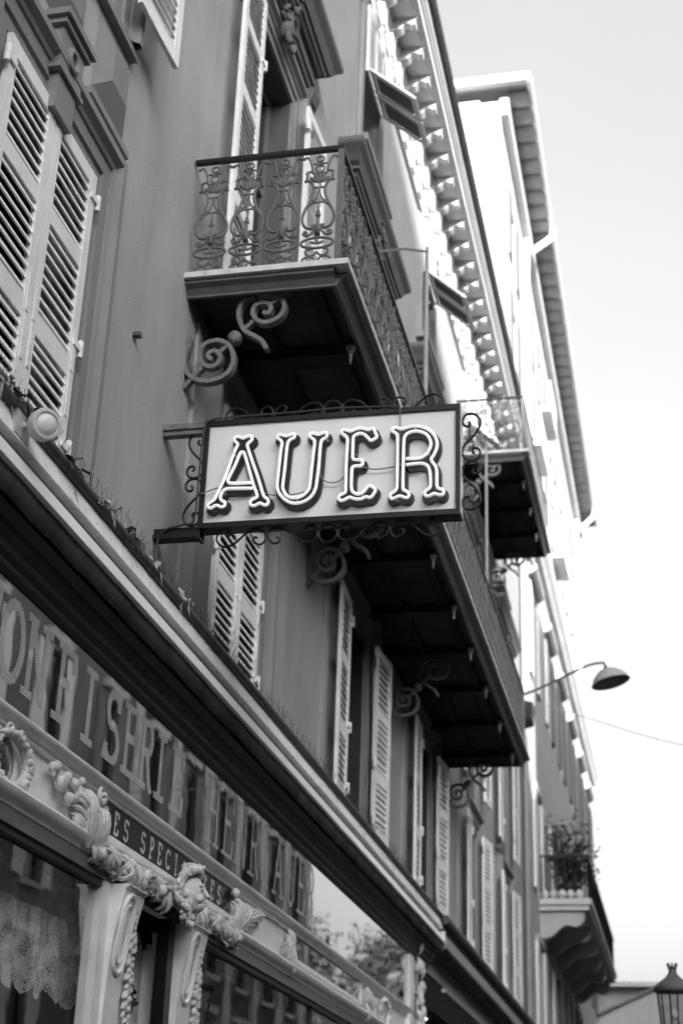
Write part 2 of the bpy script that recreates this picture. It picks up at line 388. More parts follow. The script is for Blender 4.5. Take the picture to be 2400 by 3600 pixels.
for i, c in enumerate(BAYS):
    f = F1[i]; zt = ZT[i]; h0 = [(f-.655, f+.655, 4.75, zt+.01)]
    top = 16.28 if i == 0 else 7.44
    if i == 0: h0 = [(c-.655, c+.655, 4.75, zt+.01), (c-.68, c+.68, 8.75, 11.22), (c-.49, c+.49, 13.15, 15.22)]
    ya, yb = ((f-1.36, 7.725), (9.10, 11.94))[i] if i < 2 else (f-1.36, f+1.355)
    wall_holes(MB(), ya, yb, 5.14, top, .028, .0015, h0).build('bay_panel', M_PANEL, bld)
    m = MB(); frame_sweep(m, [(o, x+.026) for o, x in ARCH], f-HW, f+HW, 5.14, zt); m.build('architrave', M_TRIM, bld)
    # glazed casement set back in the opening
    def casement(cc, hw, z0, z1, x=-.24):
        m = MB()
        for a, b in ((cc-hw+.01, cc-.012), (cc+.012, cc+hw-.01)):
            for u0, u1 in ((a, a+.07), (b-.07, b)): m.box(x, x+.05, u0, u1, z0+.01, z1-.01)
            for zz in (z0+.01, z0+(z1-z0)*.36, z0+(z1-z0)*.68, z1-.09): m.box(x+.004, x+.046, a+.069, b-.069, zz, zz+.07)
        w = m.build('window', M_FRAME, bld)
        for a, b in ((cc-hw+.07, cc-.07), (cc+.07, cc+hw-.07)): MB().box(x+.018, x+.024, a, b, z0+.05, z1-.06).build('pane', M_GLASS, w)
    casement(c, .66, 8.75 if i == 0 else 7.66, 11.2); casement(c, .47, 13.15, 15.2)
# first floor shutters
c = BAYS[0]
RL = ((6.42, .10), (5.72, .13))
for c in F1[:2]:
    for s, y in ((1, c-HW+.012), (-1, c+HW-.012)):
        shutter(bld, .045, y, 5.14, 7.105, HW-.018, s, 0, RL, True, hinges=(6.94, 5.95, 5.32), straps=(5.9, 5.62))
for i, c in enumerate(F1[2:], 2):
    sep = i == 2
    shutter(bld, .105, c-HW-.02, 5.14, 7.2, HW-.02, -1, .06, RL, True if i < 4 else False, hinges=(7.0, 5.9, 5.3))
    shutter(bld, .115, c+HW+.02, 5.14, 7.2, HW-.02, 1, .08 if i < 4 else .12, RL, True if i < 4 else False, hinges=(7.0, 5.9, 5.3))
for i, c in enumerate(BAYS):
    for z0, z1, hw, m_ in ((5.14, ZT[i], HW, M_DKWOOD), (7.68, 11.2, .66, M_JAMBSHADE)):
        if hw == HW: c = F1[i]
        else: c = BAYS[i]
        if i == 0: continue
        m = MB().box(-.318, -.004, c-hw+.001, c-hw+.014, z0, z1-.002).box(-.318, -.004, c+hw-.014, c+hw-.001, z0, z1-.002).box(-.318, -.004, c-hw+.015, c+hw-.015, z1-.016, z1-.002)  # added dark lining imitating shade in the opening
        m.build('shade_lining', m_, bld)
# keystone bracket, diamond blocks and fillets over the first window
c = BAYS[0]
br = MB()
br.box(.02, .115, c-.125, c+.125, 7.030, 7.280).box(.02, .125, c-.155, c+.155, 7.285, 7.560)
br.box(.02, .14, c-.17, c+.17, 7.265, 7.292).box(.02, .15, c-.185, c+.185, 7.562, 7.600).box(.02, .175, c-.21, c+.21, 7.602, 7.645)
key = br.build('keystone_bracket', M_TRIM, bld)
rg = MB(); n = 20
rg.tube([(.13, c+.0+.058*math.cos(2*PI*k/n), 7.430+.058*math.sin(2*PI*k/n)) for k in range(n)], .021, 8, True); rg.build('ring', M_TRIM, key, True)
for dy in (-.755, 0, .755):
    y = c+dy; p0, p1, ins = .03, .098, .15
    m = MB(); w = .275; z0, z1 = 7.685, 8.235
    m.add([(p0,y-w,z0),(p0,y+w,z0),(p0,y+w,z1),(p0,y-w,z1),(p1,y-w+ins,z0+ins),(p1,y+w-ins,z0+ins),(p1,y+w-ins,z1-ins),(p1,y-w+ins,z1-ins)],
          [(4,5,6,7),(0,1,5,4),(1,2,6,5),(2,3,7,6),(3,0,4,7)])
    b = m.build('diamond_block', M_TRIM, bld)
    if dy: MB().box(.028, .075, y-w-.07, y+w+.03, 7.565, 7.615).build('fillet', M_TRIM, bld)
# second floor window over the first bay: sill, architrave, open shutters
MB().box(.028, .085, c-1.02, c+1.02, 8.30, 8.35).build('sill', M_TRIM, bld)
m = MB(); frame_sweep(m, [(o, x+.026) for o, x in ARCH], c-.66, c+.66, 8.36, 11.2); m.build('architrave', M_TRIM, bld)
shutter(bld, .165, c+.72, 8.52, 11.18, .64, 1, .05, ((9.4, .11), (10.3, .1)), True, hinges=(9.2, 10.8))
shutter(bld, .165, c-.70, 8.52, 11.18, .64, -1, .05, ((9.4, .11), (10.3, .1)), False)
MB().box(.0, .05, 7.9, 7.95, 6.625, 6.65).build('wall_lug', M_IRON, bld)
# balcony doors, hoods
def leafy(mb, c, sz, n=10, seed=0, flat=.5):
    r = random.Random(seed); c = Vector(c)
    for i in range(n):
        a = 2*PI*i/n+r.uniform(-.3, .3); d = sz*r.uniform(.45, 1)
        p = c+Vector((r.uniform(.1, .5)*sz*flat, math.cos(a)*d, math.sin(a)*d))
        mb.blob(p, sz*.22*flat*1.4, sz*.16, sz*.36, Matrix.Rotation(-a+PI/2+r.uniform(-.4, .4), 3, 'X')@Matrix.Rotation(r.uniform(-.5, .5), 3, 'Y'), 6, 5)
    mb.blob(c+Vector((sz*.3*flat, 0, 0)), sz*.3*flat, sz*.3, sz*.3, nu=8)
def hood(c, detail):
    prof = [(11.60,.03,1.13),(11.60,.10,1.13),(11.66,.11,1.14),(11.66,.13,1.16),(11.72,.14,1.17),(11.72,.085,1.12),(11.94,.085,1.12),(11.94,.13,1.2),(11.98,.15,1.23),(11.98,.17,1.27),(12.04,.18,1.29),(12.04,.205,1.34),(12.07,.205,1.34),(12.10,.215,1.40),(12.17,.235,1.46),(12.24,.285,1.54),(12.27,.29,1.555),(12.315,.29,1.555),(12.34,.02,1.45)]
    m = MB(); n = len(prof); vs = []
    for z, p, w in prof: vs += [(0, c-w, z), (p, c-w, z), (p, c+w, z), (0, c+w, z)]
    fs = []
    for i in range(n-1):
        for k in range(3): fs.append((i*4+k, i*4+k+1, i*4+4+k+1, i*4+4+k))
    fs += [(3, 2, 1, 0), tuple((n-1)*4+k for k in range(4))]
    m.add(vs, fs); h = m.build('window_hood', M_HOOD, bld)
    for s in (-1, 1):
        k = MB(); y = c+s*1.02; w = .10
        prof2 = [(0.0, 10.98), (.075, 11.0), (.095, 11.06), (.08, 11.10), (.09, 11.2), (.12, 11.42), (.16, 11.52), (.165, 11.58), (.0, 11.58)]
        k.prism([(x, z) for x, z in prof2], 'y', y-w, y+w)
        k.box(.0, .115, y-w-.03, y+w+.03, 10.945, 10.975).box(0, .10, y-w-.015, y+w+.015, 10.90, 10.944)
        if detail:
            k.tube([(.13, y+.0+.055*math.cos(a*.5), 11.48+.055*math.sin(a*.5)) for a in range(13)], .022, 6)
            for q in range(3): k.tube([(.11+.012*math.cos(a), y+.085*math.cos(PI*a/6), 11.12+.05*q+.012*math.sin(PI*a/6)) for a in range(7)], .018, 6)
        k.build('console', M_HOOD, h)
    o = MB(); leafy(o, (.10, c, 11.5), .2, 12, 3); leafy(o, (.16, c, 11.86), .16, 9, 4)
    o.blob((.11, c, 11.52), .07, .10, .15); o.tube([(.12, c-.26, 11.62), (.14, c-.2, 11.72), (.15, c, 11.76), (.14, c+.2, 11.72), (.12, c+.26, 11.62)], .035, 8)
    leafy(o, (.20, c, 12.12), .15, 9, 6)
    o.build('carved_keystone', M_HOOD, h, True)
for i, c in enumerate(BAYS[1:], 1):
    m = MB(); frame_sweep(m, [(o*.9, x) for o, x in ARCH], c-.66, c+.66, 7.66, 11.2); m.build('architrave', M_TRIM, bld)
    hood(c, i < 3)
    shutter(bld, .09, c-.68, 7.78, 11.15, .64, -1, .03, ((8.7, .11), (9.75, .11), (10.45, .1)), i < 2, hinges=(8.2, 10.5))
    shutter(bld, .15, c+.68, 7.78, 11.15, .64, 1, .04, ((8.7, .11), (9.75, .11), (10.45, .1)), i < 2, hinges=(8.2, 10.9))
# attic windows with propped-out flaps
for i, c in enumerate(BAYS[1:], 1):
    m = MB(); frame_sweep(m, [(0, 0), (0, .04), (.10, .04), (.11, .06), (.2, .06), (.22, .02), (.30, .02), (.30, 0)], c-.47, c+.47, 12.95, 15.2); m.build('architrave', M_TRIM, bld)
    sl_ = MB().box(0, .17, c-.80, c+.80, 12.86, 12.95); sl_.box(0, .10, c-.70, c+.70, 12.79, 12.858); sl_.build('sill', M_TRIM, bld)
    for s in (-1, 1):
        y0, y1 = sorted((c+s*.46, c+s*.01))
        m = MB().box(.045, .08, y0, y0+.07, 14.16, 15.19).box(.045, .08, y1-.07, y1, 14.16, 15.19).box(.048, .077, y0+.069, y1-.069, 14.16, 14.24).box(.048, .077, y0+.069, y1-.069, 15.1, 15.19)
        lf = m.build('shutter', M_SHUT, bld); b = MB()
        for k in range(16): z = 14.27+.052*k; b.hexa([(.045,y0+.065,z+.03),(.08,y0+.065,z),(.08,y1-.065,z),(.045,y1-.065,z+.03),(.045,y0+.065,z+.04),(.08,y0+.065,z+.01),(.08,y1-.065,z+.01),(.045,y1-.065,z+.04)])
        tag(b.build('slat_bank', M_SHUT, lf), kind='stuff')
        MM = T(.085, 0, 14.17)@Matrix.Rotation(-math.radians(47), 4, 'Y')     # swing the flap's lower edge out
        b = MB(); w_ = y1-y0
        b.box(0, .034, y0, y0+.07, -.78, 0).box(0, .034, y1-.07, y1, -.78, 0).box(.003, .031, y0+.069, y1-.069, -.78, -.69).box(.003, .031, y0+.069, y1-.069, -.08, 0)
        fl = inst(b.mesh('shutter_flap', M_SHUT), 'shutter_flap', bld, MM); b = MB()
        for k in range(11): z = -.66+.052*k; b.hexa([(0,y0+.065,z+.03),(.034,y0+.065,z),(.034,y1-.065,z),(0,y1-.065,z+.03),(0,y0+.065,z+.038),(.034,y0+.065,z+.008),(.034,y1-.065,z+.008),(0,y1-.065,z+.038)])
        tag(b.build('slat_bank', M_SHUTD, fl, local=True), kind='stuff')  # flap slats coloured dark to stand for the shade on their underside
    MB().tube([(.05, c-.55, 13.5), (.05, c-.62, 13.5)], .008, 6).build('shutter_stay', M_IRON, bld)
# cornice with modillions
m = MB(); cp = [(0, 15.05), (.05, 15.05), (.05, 15.12), (.03, 15.14), (.03, 15.5), (.07, 15.52), (.07, 15.58), (.045, 15.6), (.045, 16.02), (.09, 16.06), (.09, 16.22), (.47, 16.22), (.47, 16.36), (.50, 16.37), (.50, 16.42), (.53, 16.44), (.56, 16.52), (.565, 16.60), (.0, 16.62)]
m.prism(cp, 'y', -6, 32.98); cor = m.build('cornice', M_WHITEWALL, bld)
MB().tube([(.60, y, 16.57) for y in (-6, 32.98)], .055, 8).build('gutter', M_GUTTER, bld, True)
mod = MB(); pr = [(.0, -.19), (.04, -.2), (.10, -.17), (.15, -.10), (.21, -.09), (.26, -.13), (.30, -.12), (.30, -.03), (.335, -.025), (.335, 0), (0, 0)]
mod.prism(pr, 'y', -.075, .075); MOD = mod.mesh('modillion', M_WHITEWALL)
pl_ = MB().box(0, .05, -.10, .10, -.42, 0).box(.0, .065, -.115, .115, -.045, -.001); PLT = pl_.mesh('frieze_plate', M_WHITEWALL)
y = 7.0; k = 0
while y < 32.6:
    inst(MOD, 'modillion', cor, T(.09, y, 16.215)); inst(PLT, 'frieze_plate', cor, T(.045, y, 16.03)); inst(PLT, 'frieze_plate', cor, T(.03, y, 15.51))
    cf = MB().box(.14, .44, y+.13, y+.455, 16.205, 16.222).box(.20, .38, y+.19, y+.395, 16.198, 16.206) if False else None
    y += .585; k += 1
COF = MB().box(.14, .44, -.17, .17, -.012, .004).box(.20, .38, -.11, .11, -.024, -.0125).mesh('coffer', M_WHITEWALL)
y = 7.2925
while y < 32.4: inst(COF, 'coffer', cor, T(0, y, 16.22)); y += .585
# rainwater pipe
m = MB().tube([(.09, 32.3, z) for z in (4.6, 16.0)], .055, 10); pipe = m.build('downpipe', M_PIPE, bld, True)
for z in (6.0, 8.0, 10.1, 12.3, 14.2): MB().tube([(.09, 32.3, z-.02), (.09, 32.3, z+.02)], .072, 10).build('pipe_collar', M_PIPE, pipe, True)

# ------------------------------------------------------------------ cast-iron baluster panel
def xc(z): return .935+.031*(z-7.67)/.9
def bal(s): return [(x-xc(z), z-7.66) for x, z in mm(s)]
bm = MB()
def stroke(pts, r, mirror=True, smooth=5):
    for sg in ((1, -1) if mirror else (1,)):
        q = catmull([(0, sg*u, z) for u, z in pts], smooth) if smooth else [(0, sg*u, z) for u, z in pts]
        bm.tube(q, r, 6)
stroke(bal("1087,8565 1065,8575 1042,8547 1027,8500 1017,8449"), .009)
stroke(bal("966,8513 1015,8512"), .008, True, 0)
stroke(bal("962,8427 1002,8427 1029,8445 1055,8439 1060,8424"), .009)
stroke(bal("1052,8425 1054,8382"), .009, True, 0)
stroke(bal("1064,8364 1036,8365 1013,8339 1002,8307 998,8265 1010,8207 1028,8158 1050,8108 1063,8055 1057,8005 1035,7966 1004,7951 976,7958 972,7977 991,7975"), .0112, True, 3)
stroke(bal("959,8304 995,8303"), .009, True, 0)
stroke(bal("961,8303 963,8246 983,8196 1003,8186"), .007)
stroke(bal("956,8171 988,8172 1025,8144 1050,8103"), .008)
stroke(bal("952,8180 951,8090"), .0065, False, 0)
stroke(bal("965,7946 990,7906 1022,7889 1045,7904 1037,7926 1021,7921 1026,7902"), .0095)
stroke(bal("935,7756 958,7726 986,7719 1013,7734 1018,7761 1003,7776 988,7769"), .0085)
stroke(bal("941,7665 963,7703 998,7713 1030,7700 1043,7667"), .0085)
for cz, ru, rz, r in ((.893, .026, .024, .008), (.808, .03, .032, .0095), (.166, .118, .044, .010)):
    bm.tube([(0, ru*math.cos(2*PI*k/20), cz+rz*math.sin(2*PI*k/20)) for k in range(20)], r, 6, True)
bm.blob((0, 0, .402), .018, .021, .019); bm.blob((0, 0, .43), .012, .013, .02)
bm.tube([(0, 0, .385), (0, 0, .31), (0, 0, .235)], [.011, .016, .024], 6)
for a in (-60, -30, 0, 30, 60):
    t = math.radians(a); bm.blob((.003, .042*math.sin(t), .685+.045*math.cos(t)), .008, .021, .046, Matrix.Rotation(-t, 3, 'X'), 6, 5)
for a in (-70, 0, 70):
    t = math.radians(a); bm.blob((.002, .03*math.sin(t), .16+.022*math.cos(t)), .007, .012, .028, Matrix.Rotation(-t, 3, 'X'), 6, 4)
bm.blob((0, 0, .76), .012, .03, .012, nu=6, nv=4)
for sg in (1, -1):
    for u, z in ((.121, .905), (.102, .704)): bm.blob((0, sg*u, z), .013, nu=6, nv=4)
BAL = bm.mesh('baluster', M_IRON, 'all')
# scroll bracket in the XZ plane: lower and upper spiral, strut, boss
sb = MB()
def flatbar(pts, w, d): sb.tube([(x, 0, z) for x, z in pts], w, 4, False, d/w, (0, 1, 0))
LO_ = "-5,7260 22,7196 5,7103 -8,7038 8,6957 64,6886 162,6852 268,6869 335,6929 353,7019 323,7115 259,7167 187,7174 123,7140 104,7068 127,7000 178,6969 231,6977 257,7028 242,7076 205,7092 170,7075 172,7042 200,7026"
UP_ = "587,7071 560,7133 497,7185 422,7239 374,7338 374,7433 418,7504 489,7531 573,7533 653,7501 698,7435 690,7362 645,7312 574,7292 514,7311 474,7369 483,7429 529,7459 584,7446 604,7404 582,7365 546,7382"
for q in (LO_, UP_): flatbar([(p.x, p.y) for p in catmull([(x, z-7.60, 0) for x, z in mm(q)], 4)], .0225, .045)
for a, b in (((-.0, -.785), (.124, -.633)), ((.225, -.543), (.30, -.47)), ((.40, -.36), (.478, -.285)), ((.602, -.155), (.735, -.06))): flatbar([a, b], .021, .036)
sb.lathe([(0, .05), (.03, .047), (.048, .03), (.052, 0), (.048, -.03), (.03, -.047), (0, -.05)], (.348, 0, -.407), 14, 'y')
SCR = sb.mesh('scroll_bracket', M_IRONL)
pd = MB(); pd.lathe([(0, -.17), (.008, -.165), (.016, -.08), (.028, -.07), (.02, -.06), (.034, -.045), (.04, -.02), (.028, 0), (0, 0)], (0, 0, 0), 10); PEND = pd.mesh('pendant', M_IRONL, True)

def balcony(y0, y1, z, ends, beams, brk, sc=1.0, nj=2, D=1.19):
    s = MB().box(.0, D, y0, y1, z-.045, z)
    sl = s.build('balcony_slab', M_LIP, bld)
    f = MB(); i = .10                                    # fascia: three sided apron with a cove
    for p, q, t in ((.0, .10, 0),):
        pr = [(D-.03, z-.047), (D-.03, z-.075), (D-.07, z-.10), (D-.10, z-.14), (D-.10, z-.155), (D-.13, z-.155), (D-.13, z-.047)]
        f.prism([(x, zz) for x, zz in pr], 'y', y0+.11, y1-.11)
        for ya, sg in ((y0, 1), (y1, -1)):
            f.prism([(ya+sg*(D-x), zz) for x, zz in pr], 'x', .0, D-.11)
        for ya, sg in ((y0, 1), (y1, -1)):
            f.box(D-.1301, D-.1001, *sorted((ya+sg*.1001, ya+sg*.1301)), z-.1551, z-.05)
    f.build('apron', M_FASC, sl)
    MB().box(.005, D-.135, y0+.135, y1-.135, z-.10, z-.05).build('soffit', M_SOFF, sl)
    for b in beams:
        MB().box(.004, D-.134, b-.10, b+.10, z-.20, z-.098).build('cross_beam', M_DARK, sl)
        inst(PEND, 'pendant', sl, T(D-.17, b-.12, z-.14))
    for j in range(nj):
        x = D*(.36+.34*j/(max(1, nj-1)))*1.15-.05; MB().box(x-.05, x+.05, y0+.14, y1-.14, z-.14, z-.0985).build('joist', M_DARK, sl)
    for b in brk: inst(SCR, 'scroll_bracket', sl, T(.0, b, z-.05))
    for b, xx in ((D-.085, None),):
        MB().box(b-.022, b+.022, y0+.01, y1-.01, z+.955, z+.985).build('top_rail', M_BLACK, sl)
    for ya in ends:
        MB().box(.01, D-.108, ya-.022, ya+.022, z+.955, z+.985).build('top_rail', M_BLACK, sl)
        n = 4
        for k in range(n): inst(BAL, 'baluster', sl, T(.165+.2625*k, ya, z)@RZ(-PI/2))
        MB().box(D-.105, D-.065, ya-.02, ya+.02, z, z+.954).build('corner_post', M_IRON, sl)
    n = int((y1-y0-.1)/.262)
    for k in range(n):
        y = y0+.06+.262*(k+.5)
        inst(BAL, 'baluster', sl, T(D-.085, y, z))
        if k % 4 == 3: MB().box(D-.097, D-.073, y+.119, y+.143, z, z+.954).build('rail_post', M_IRON, sl)
    return sl
balcony(8.745, 21.6, 7.65, (8.775, 21.57), (9.8, 11.1, 12.45, 13.8, 15.2, 16.55, 17.95, 19.4, 20.9), (8.95, 12.7, 16.85, 21.2))
balcony(22.3, 26.6, 13.0, (22.33, 26.57), (23.3, 24.4, 25.5), (22.5, 26.3))

# ================================================================== shopfront
shop = root('shopfront', (0, 11.5, 0), 'ornate cream confectionery shopfront with carved garlands and gilt lettered glass fascia', 'shopfront')
MB().box(-.06, 0, 3.5, 19.3, 3.27, 4.42).build('fascia_board', M_CREAM, shop)
def gpane(y0, y1): return MB().box(.004, .014, y0, y1, 3.80, 4.418).build('fascia_glass', M_SIGNGLASS, shop)
gp1 = gpane(3.5, 9.783); gp2 = gpane(9.797, 18.33)
MB().box(.0, .012, 9.784, 9.796, 3.80, 4.418).build('glass_joint', M_DKWOOD, shop)
# stroke font (unit cap height); each letter: list of polylines and its width
def arc(cx, cy, rx, ry, a0, a1, n=10): return [(cx+rx*math.cos(math.radians(a0+(a1-a0)*i/n)), cy+ry*math.sin(math.radians(a0+(a1-a0)*i/n))) for i in range(n+1)]
def serif(x, y, w=.16): return [(x-w, y), (x+w, y)]
FONT = {
 'C': ([arc(.34, .5, .28, .44, 50, 310, 14), [(.54, .74), (.56, .95)], [(.54, .26), (.56, .05)]], .62),
 'O': ([arc(.34, .5, .27, .44, 0, 360, 18)], .66),
 'N': ([[(.12, .04), (.12, .96)], [(.12, .96), (.54, .04)], [(.54, .04), (.54, .96)], serif(.12, .03, .12), serif(.12, .97, .1), serif(.54, .97, .12)], .66),
 'F': ([[(.16, .03), (.16, .97)], [(.04, .97), (.52, .97)], [(.52, .97), (.54, .76)], [(.16, .52), (.4, .52)], serif(.16, .03)], .58),
 'I': ([[(.2, .03), (.2, .97)], serif(.2, .03), serif(.2, .97)], .4),
 'S': ([arc(.3, .72, .2, .23, 40, 260, 10)+arc(.3, .27, .22, .24, 90, -140, 10), [(.47, .78), (.5, .97)], [(.1, .2), (.06, .03)]], .6),
 'E': ([[(.16, .03), (.16, .97)], [(.04, .97), (.52, .97)], [(.52, .97), (.54, .74)], [(.16, .52), (.4, .52)], [(.04, .03), (.53, .03)], [(.53, .03), (.56, .28)]], .6),
 'R': ([[(.16, .03), (.16, .97)], [(.04, .97), (.3, .97)]+arc(.3, .745, .2, .225, 90, -90, 8)+[(.16, .52)], [(.34, .52), (.48, .12), (.56, .03)], serif(.16, .03)], .62),
 'H': ([[(.14, .03), (.14, .97)], [(.52, .03), (.52, .97)], [(.14, .5), (.52, .5)], serif(.14, .03, .12), serif(.14, .97, .12), serif(.52, .03, .12), serif(.52, .97, .12)], .66),
 'A': ([[(.1, .03), (.34, .97)], [(.34, .97), (.58, .03)], [(.18, .36), (.5, .36)], serif(.1, .03, .1), serif(.58, .03, .1)], .68),
 'U': ([[(.14, .97), (.14, .32)]+arc(.33, .3, .19, .27, 180, 360, 10)+[(.52, .97)], serif(.14, .97, .12), serif(.52, .97, .12)], .66),
 'P': ([[(.16, .03), (.16, .97)], [(.04, .97), (.3, .97)]+arc(.3, .72, .2, .25, 90, -90, 8)+[(.16, .47)], serif(.16, .03)], .58),
 'L': ([[(.16, .03), (.16, .97)], serif(.16, .97), [(.04, .03), (.5, .03), (.53, .28)]], .58),
 'T': ([[(.28, .03), (.28, .97)], [(.02, .76), (.04, .97), (.52, .97), (.54, .76)], serif(.28, .03)], .56)}
def letter(ch, yc, z0, h, wf, th, x, hatch, parent, rows=30, mat_=None):
    polys, w = FONT[ch]; segs = []
    for pl in polys:
        for a, b in zip(pl[:-1], pl[1:]): segs.append((a, b))
    m = MB()
    if hatch:
        for i in range(rows):
            za = (i+.5)/rows; half = .33/rows; iv = []
            for a, b in segs:
                dx, dz = b[0]-a[0], b[1]-a[1]; l = math.hypot(dx, dz)
                if l < 1e-6: continue
                nx, nz = -dz/l*th/2, dx/l*th/2; ex, ez = dx/l*th*.3, dz/l*th*.3
                q = [(a[0]-ex+nx, a[1]-ez+nz), (b[0]+ex+nx, b[1]+ez+nz), (b[0]+ex-nx, b[1]+ez-nz), (a[0]-ex-nx, a[1]-ez-nz)]
                xs = []
                for k in range(4):
                    p, r = q[k], q[(k+1)%4]
                    if (p[1] > za) != (r[1] > za): xs.append(p[0]+(za-p[1])/(r[1]-p[1])*(r[0]-p[0]))
                if len(xs) >= 2: iv.append((min(xs), max(xs)))
            iv.sort(); mer = []
            for a, b in iv:
                if mer and a <= mer[-1][1]+.01: mer[-1][1] = max(mer[-1][1], b)
                else: mer.append([a, b])
            for a, b in mer: m.add([(x, yc+(a-w/2)*wf, z0+(za-half)*h), (x, yc+(b-w/2)*wf, z0+(za-half)*h), (x, yc+(b-w/2)*wf, z0+(za+half)*h), (x, yc+(a-w/2)*wf, z0+(za+half)*h)], [(0, 1, 2, 3)])
        bx_ = segs[0]; cx = (segs[0][0][0]+segs[0][1][0])/2 if ch not in 'SOC' else {'S': w/2, 'O': .07, 'C': .06}[ch]
        m.add([(x+.001, yc+(cx-w/2)*wf+.024*math.cos(2*PI*k/12), z0+.52*h+.024*math.sin(2*PI*k/12)) for k in range(12)], [tuple(range(12))])
    else:
        for a, b in segs:
            dx, dz = b[0]-a[0], b[1]-a[1]; l = math.hypot(dx, dz)
            if l < 1e-6: continue
            nx, nz = -dz/l*th/2, dx/l*th/2
            q = [(a[0]+nx, a[1]+nz), (b[0]+nx, b[1]+nz), (b[0]-nx, b[1]-nz), (a[0]-nx, a[1]-nz)]
            xx = x+RN.uniform(0, .0008)
            v = [(xx, yc+(u-w/2)*wf, z0+v_*h) for u, v_ in q]
            m.add(v, [(3, 2, 1, 0)])
    return m.build('letter', mat_ or M_GOLD, parent)
for ch, y in zip('CONFISERIE', (6.40, 6.71, 7.04, 7.43, 7.80, 8.19, 8.50, 8.80, 9.08, 9.43)): letter(ch, y, 3.925, .435, .46, .135, .0165, True, gp1)
for ch, y in zip('HENRIAUER', (10.28, 10.66, 11.02, 11.40, 11.76, 12.16, 12.60, 12.96, 13.32)): letter(ch, y, 3.91, .475, .50, .075, .0165, True, gp2, 34)
plate = MB().box(.004, .012, 8.08, 10.85, 3.53, 3.712).build('name_plate', M_PLATE, shop)
ys = [8.22, 8.40, 8.575]+[8.88+.167*k for k in range(11)]
for ch, y in zip('SESSPECIALITES', [8.22, 8.40, 8.575, 8.885, 9.05, 9.21, 9.375, 9.545, 9.715, 9.87, 10.02, 10.19, 10.37, 10.55]): letter(ch, y, 3.555, .128, .145, .15, .0135, False, plate)
m = MB(); 
for a in ((8.06, 8.079), (10.851, 10.875)): m.box(.0, .028, a[0], a[1], 3.50, 3.715)
m.box(.0, .025, 8.06, 10.875, 3.498, 3.529); m.build('plate_frame', M_CREAM, shop)
pl2 = MB().box(.004, .012, 12.80, 15.60, 3.53, 3.70).build('mirror_plate', M_SIGNGLASS, shop)
m = MB().box(0, .03, 12.76, 12.798, 3.50, 3.715).box(0, .03, 15.602, 15.64, 3.50, 3.715).box(0, .026, 12.76, 15.64, 3.498, 3.529); m.build('plate_frame', M_CREAM, shop)
up_p = [(0, 3.715), (.03, 3.715), (.035, 3.725), (.02, 3.735), (.045, 3.745), (.07, 3.765), (.075, 3.785), (.06, 3.797), (.0, 3.799)]
MB().prism(up_p, 'y', 3.5, 18.6).build('upper_moulding', M_CREAM, shop, True)
MB().box(.0, .05, 3.5, 18.58, 3.8, 3.808).build('moulding_lip', M_CREAM, shop)
lo_p = [(0, 3.345), (.05, 3.345), (.055, 3.36), (.075, 3.375), (.095, 3.40), (.10, 3.42), (.085, 3.436), (.0, 3.44)]
MB().prism(lo_p, 'y', 3.5, 18.6).build('lower_moulding', M_CREAM, shop, True)
MB().box(-.02, .045, 3.5, 8.33, 3.262, 3.344).build('transom', M_MOULD, shop); MB().box(-.02, .045, 9.99, 18.6, 3.262, 3.344).build('transom', M_MOULD, shop)
MB().box(-.02, .03, 8.34, 9.98, 3.272, 3.343).build('transom', M_DKWOOD, shop)
# show windows
for a, b in ((3.5, 8.34), (9.98, 18.3)): MB().add([(-.008, a, .5), (-.008, b, .5), (-.008, b, 3.27), (-.008, a, 3.27)], [(0, 1, 2, 3)]).build('show_window', M_SHOPGLASS, shop)
for y in (13.55, 16.4): MB().box(-.03, .015, y-.022, y+.022, .5, 3.262).build('mullion', M_DKWOOD, shop)
m = MB().box(-.05, .04, 8.22, 8.335, .5, 3.261); m.build('window_stile', M_CREAM, shop)
MB().box(-.02, .03, 3.5, 8.22, 3.225, 3.2615).build('window_bead', M_DKWOOD, shop); MB().box(-.02, .03, 10.02, 18.3, 3.225, 3.2615).build('window_bead', M_DKWOOD, shop)
MB().box(-.3, .1, 3.5, 8.34, 0, .5).build('stall_riser', M_CREAM, shop); MB().box(-.3, .1, 9.98, 18.6, 0, .5).build('stall_riser', M_CREAM, shop)
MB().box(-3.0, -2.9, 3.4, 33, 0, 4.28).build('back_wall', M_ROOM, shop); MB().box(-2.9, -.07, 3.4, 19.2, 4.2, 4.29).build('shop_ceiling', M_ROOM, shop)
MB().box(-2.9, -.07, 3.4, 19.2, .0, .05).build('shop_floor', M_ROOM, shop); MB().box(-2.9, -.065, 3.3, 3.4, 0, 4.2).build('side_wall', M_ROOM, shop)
def curtain(name, y0, y1, z0, z1, x, amp, wl, m_, scallop=0., label='', cat='curtain'):
    m = MB(); n = int((y1-y0)/.03); nz = 8; vs = []; fs = []
    for i in range(n+1):
        y = y0+(y1-y0)*i/n; w = amp*math.sin(2*PI*y/wl)+amp*.5*math.sin(2*PI*y/(wl*.43)+1)
        zb = z0-scallop*abs(math.sin(PI*y/.22))
        for k in range(nz+1): vs.append((x+w*(1-.4*k/nz), y, zb+(z1-zb)*k/nz))
    for i in range(n):
        for k in range(nz): a = i*(nz+1)+k; b = a+nz+1; fs.append((a, b, b+1, a+1))
    m.add(vs, fs); return tag(m.build(name, m_, None, 'all'), label, cat)
curtain('sheer_curtain', 3.6, 9.0, 2.92, 3.26, -.24, .025, .28, M_SHEER, 0, 'sheer pleated curtain across the top of the left shop window')
curtain('lace_valance', 3.6, 9.0, 2.66, 3.05, -.20, .02, .34, M_LACE, .07, 'scalloped lace valance hanging in the left shop window')
curtain('sheer_curtain', 10.4, 19.5, 1.2, 3.26, -.42, .03, .30, M_SHEER, 0, 'long white sheer curtain in the right shop window')
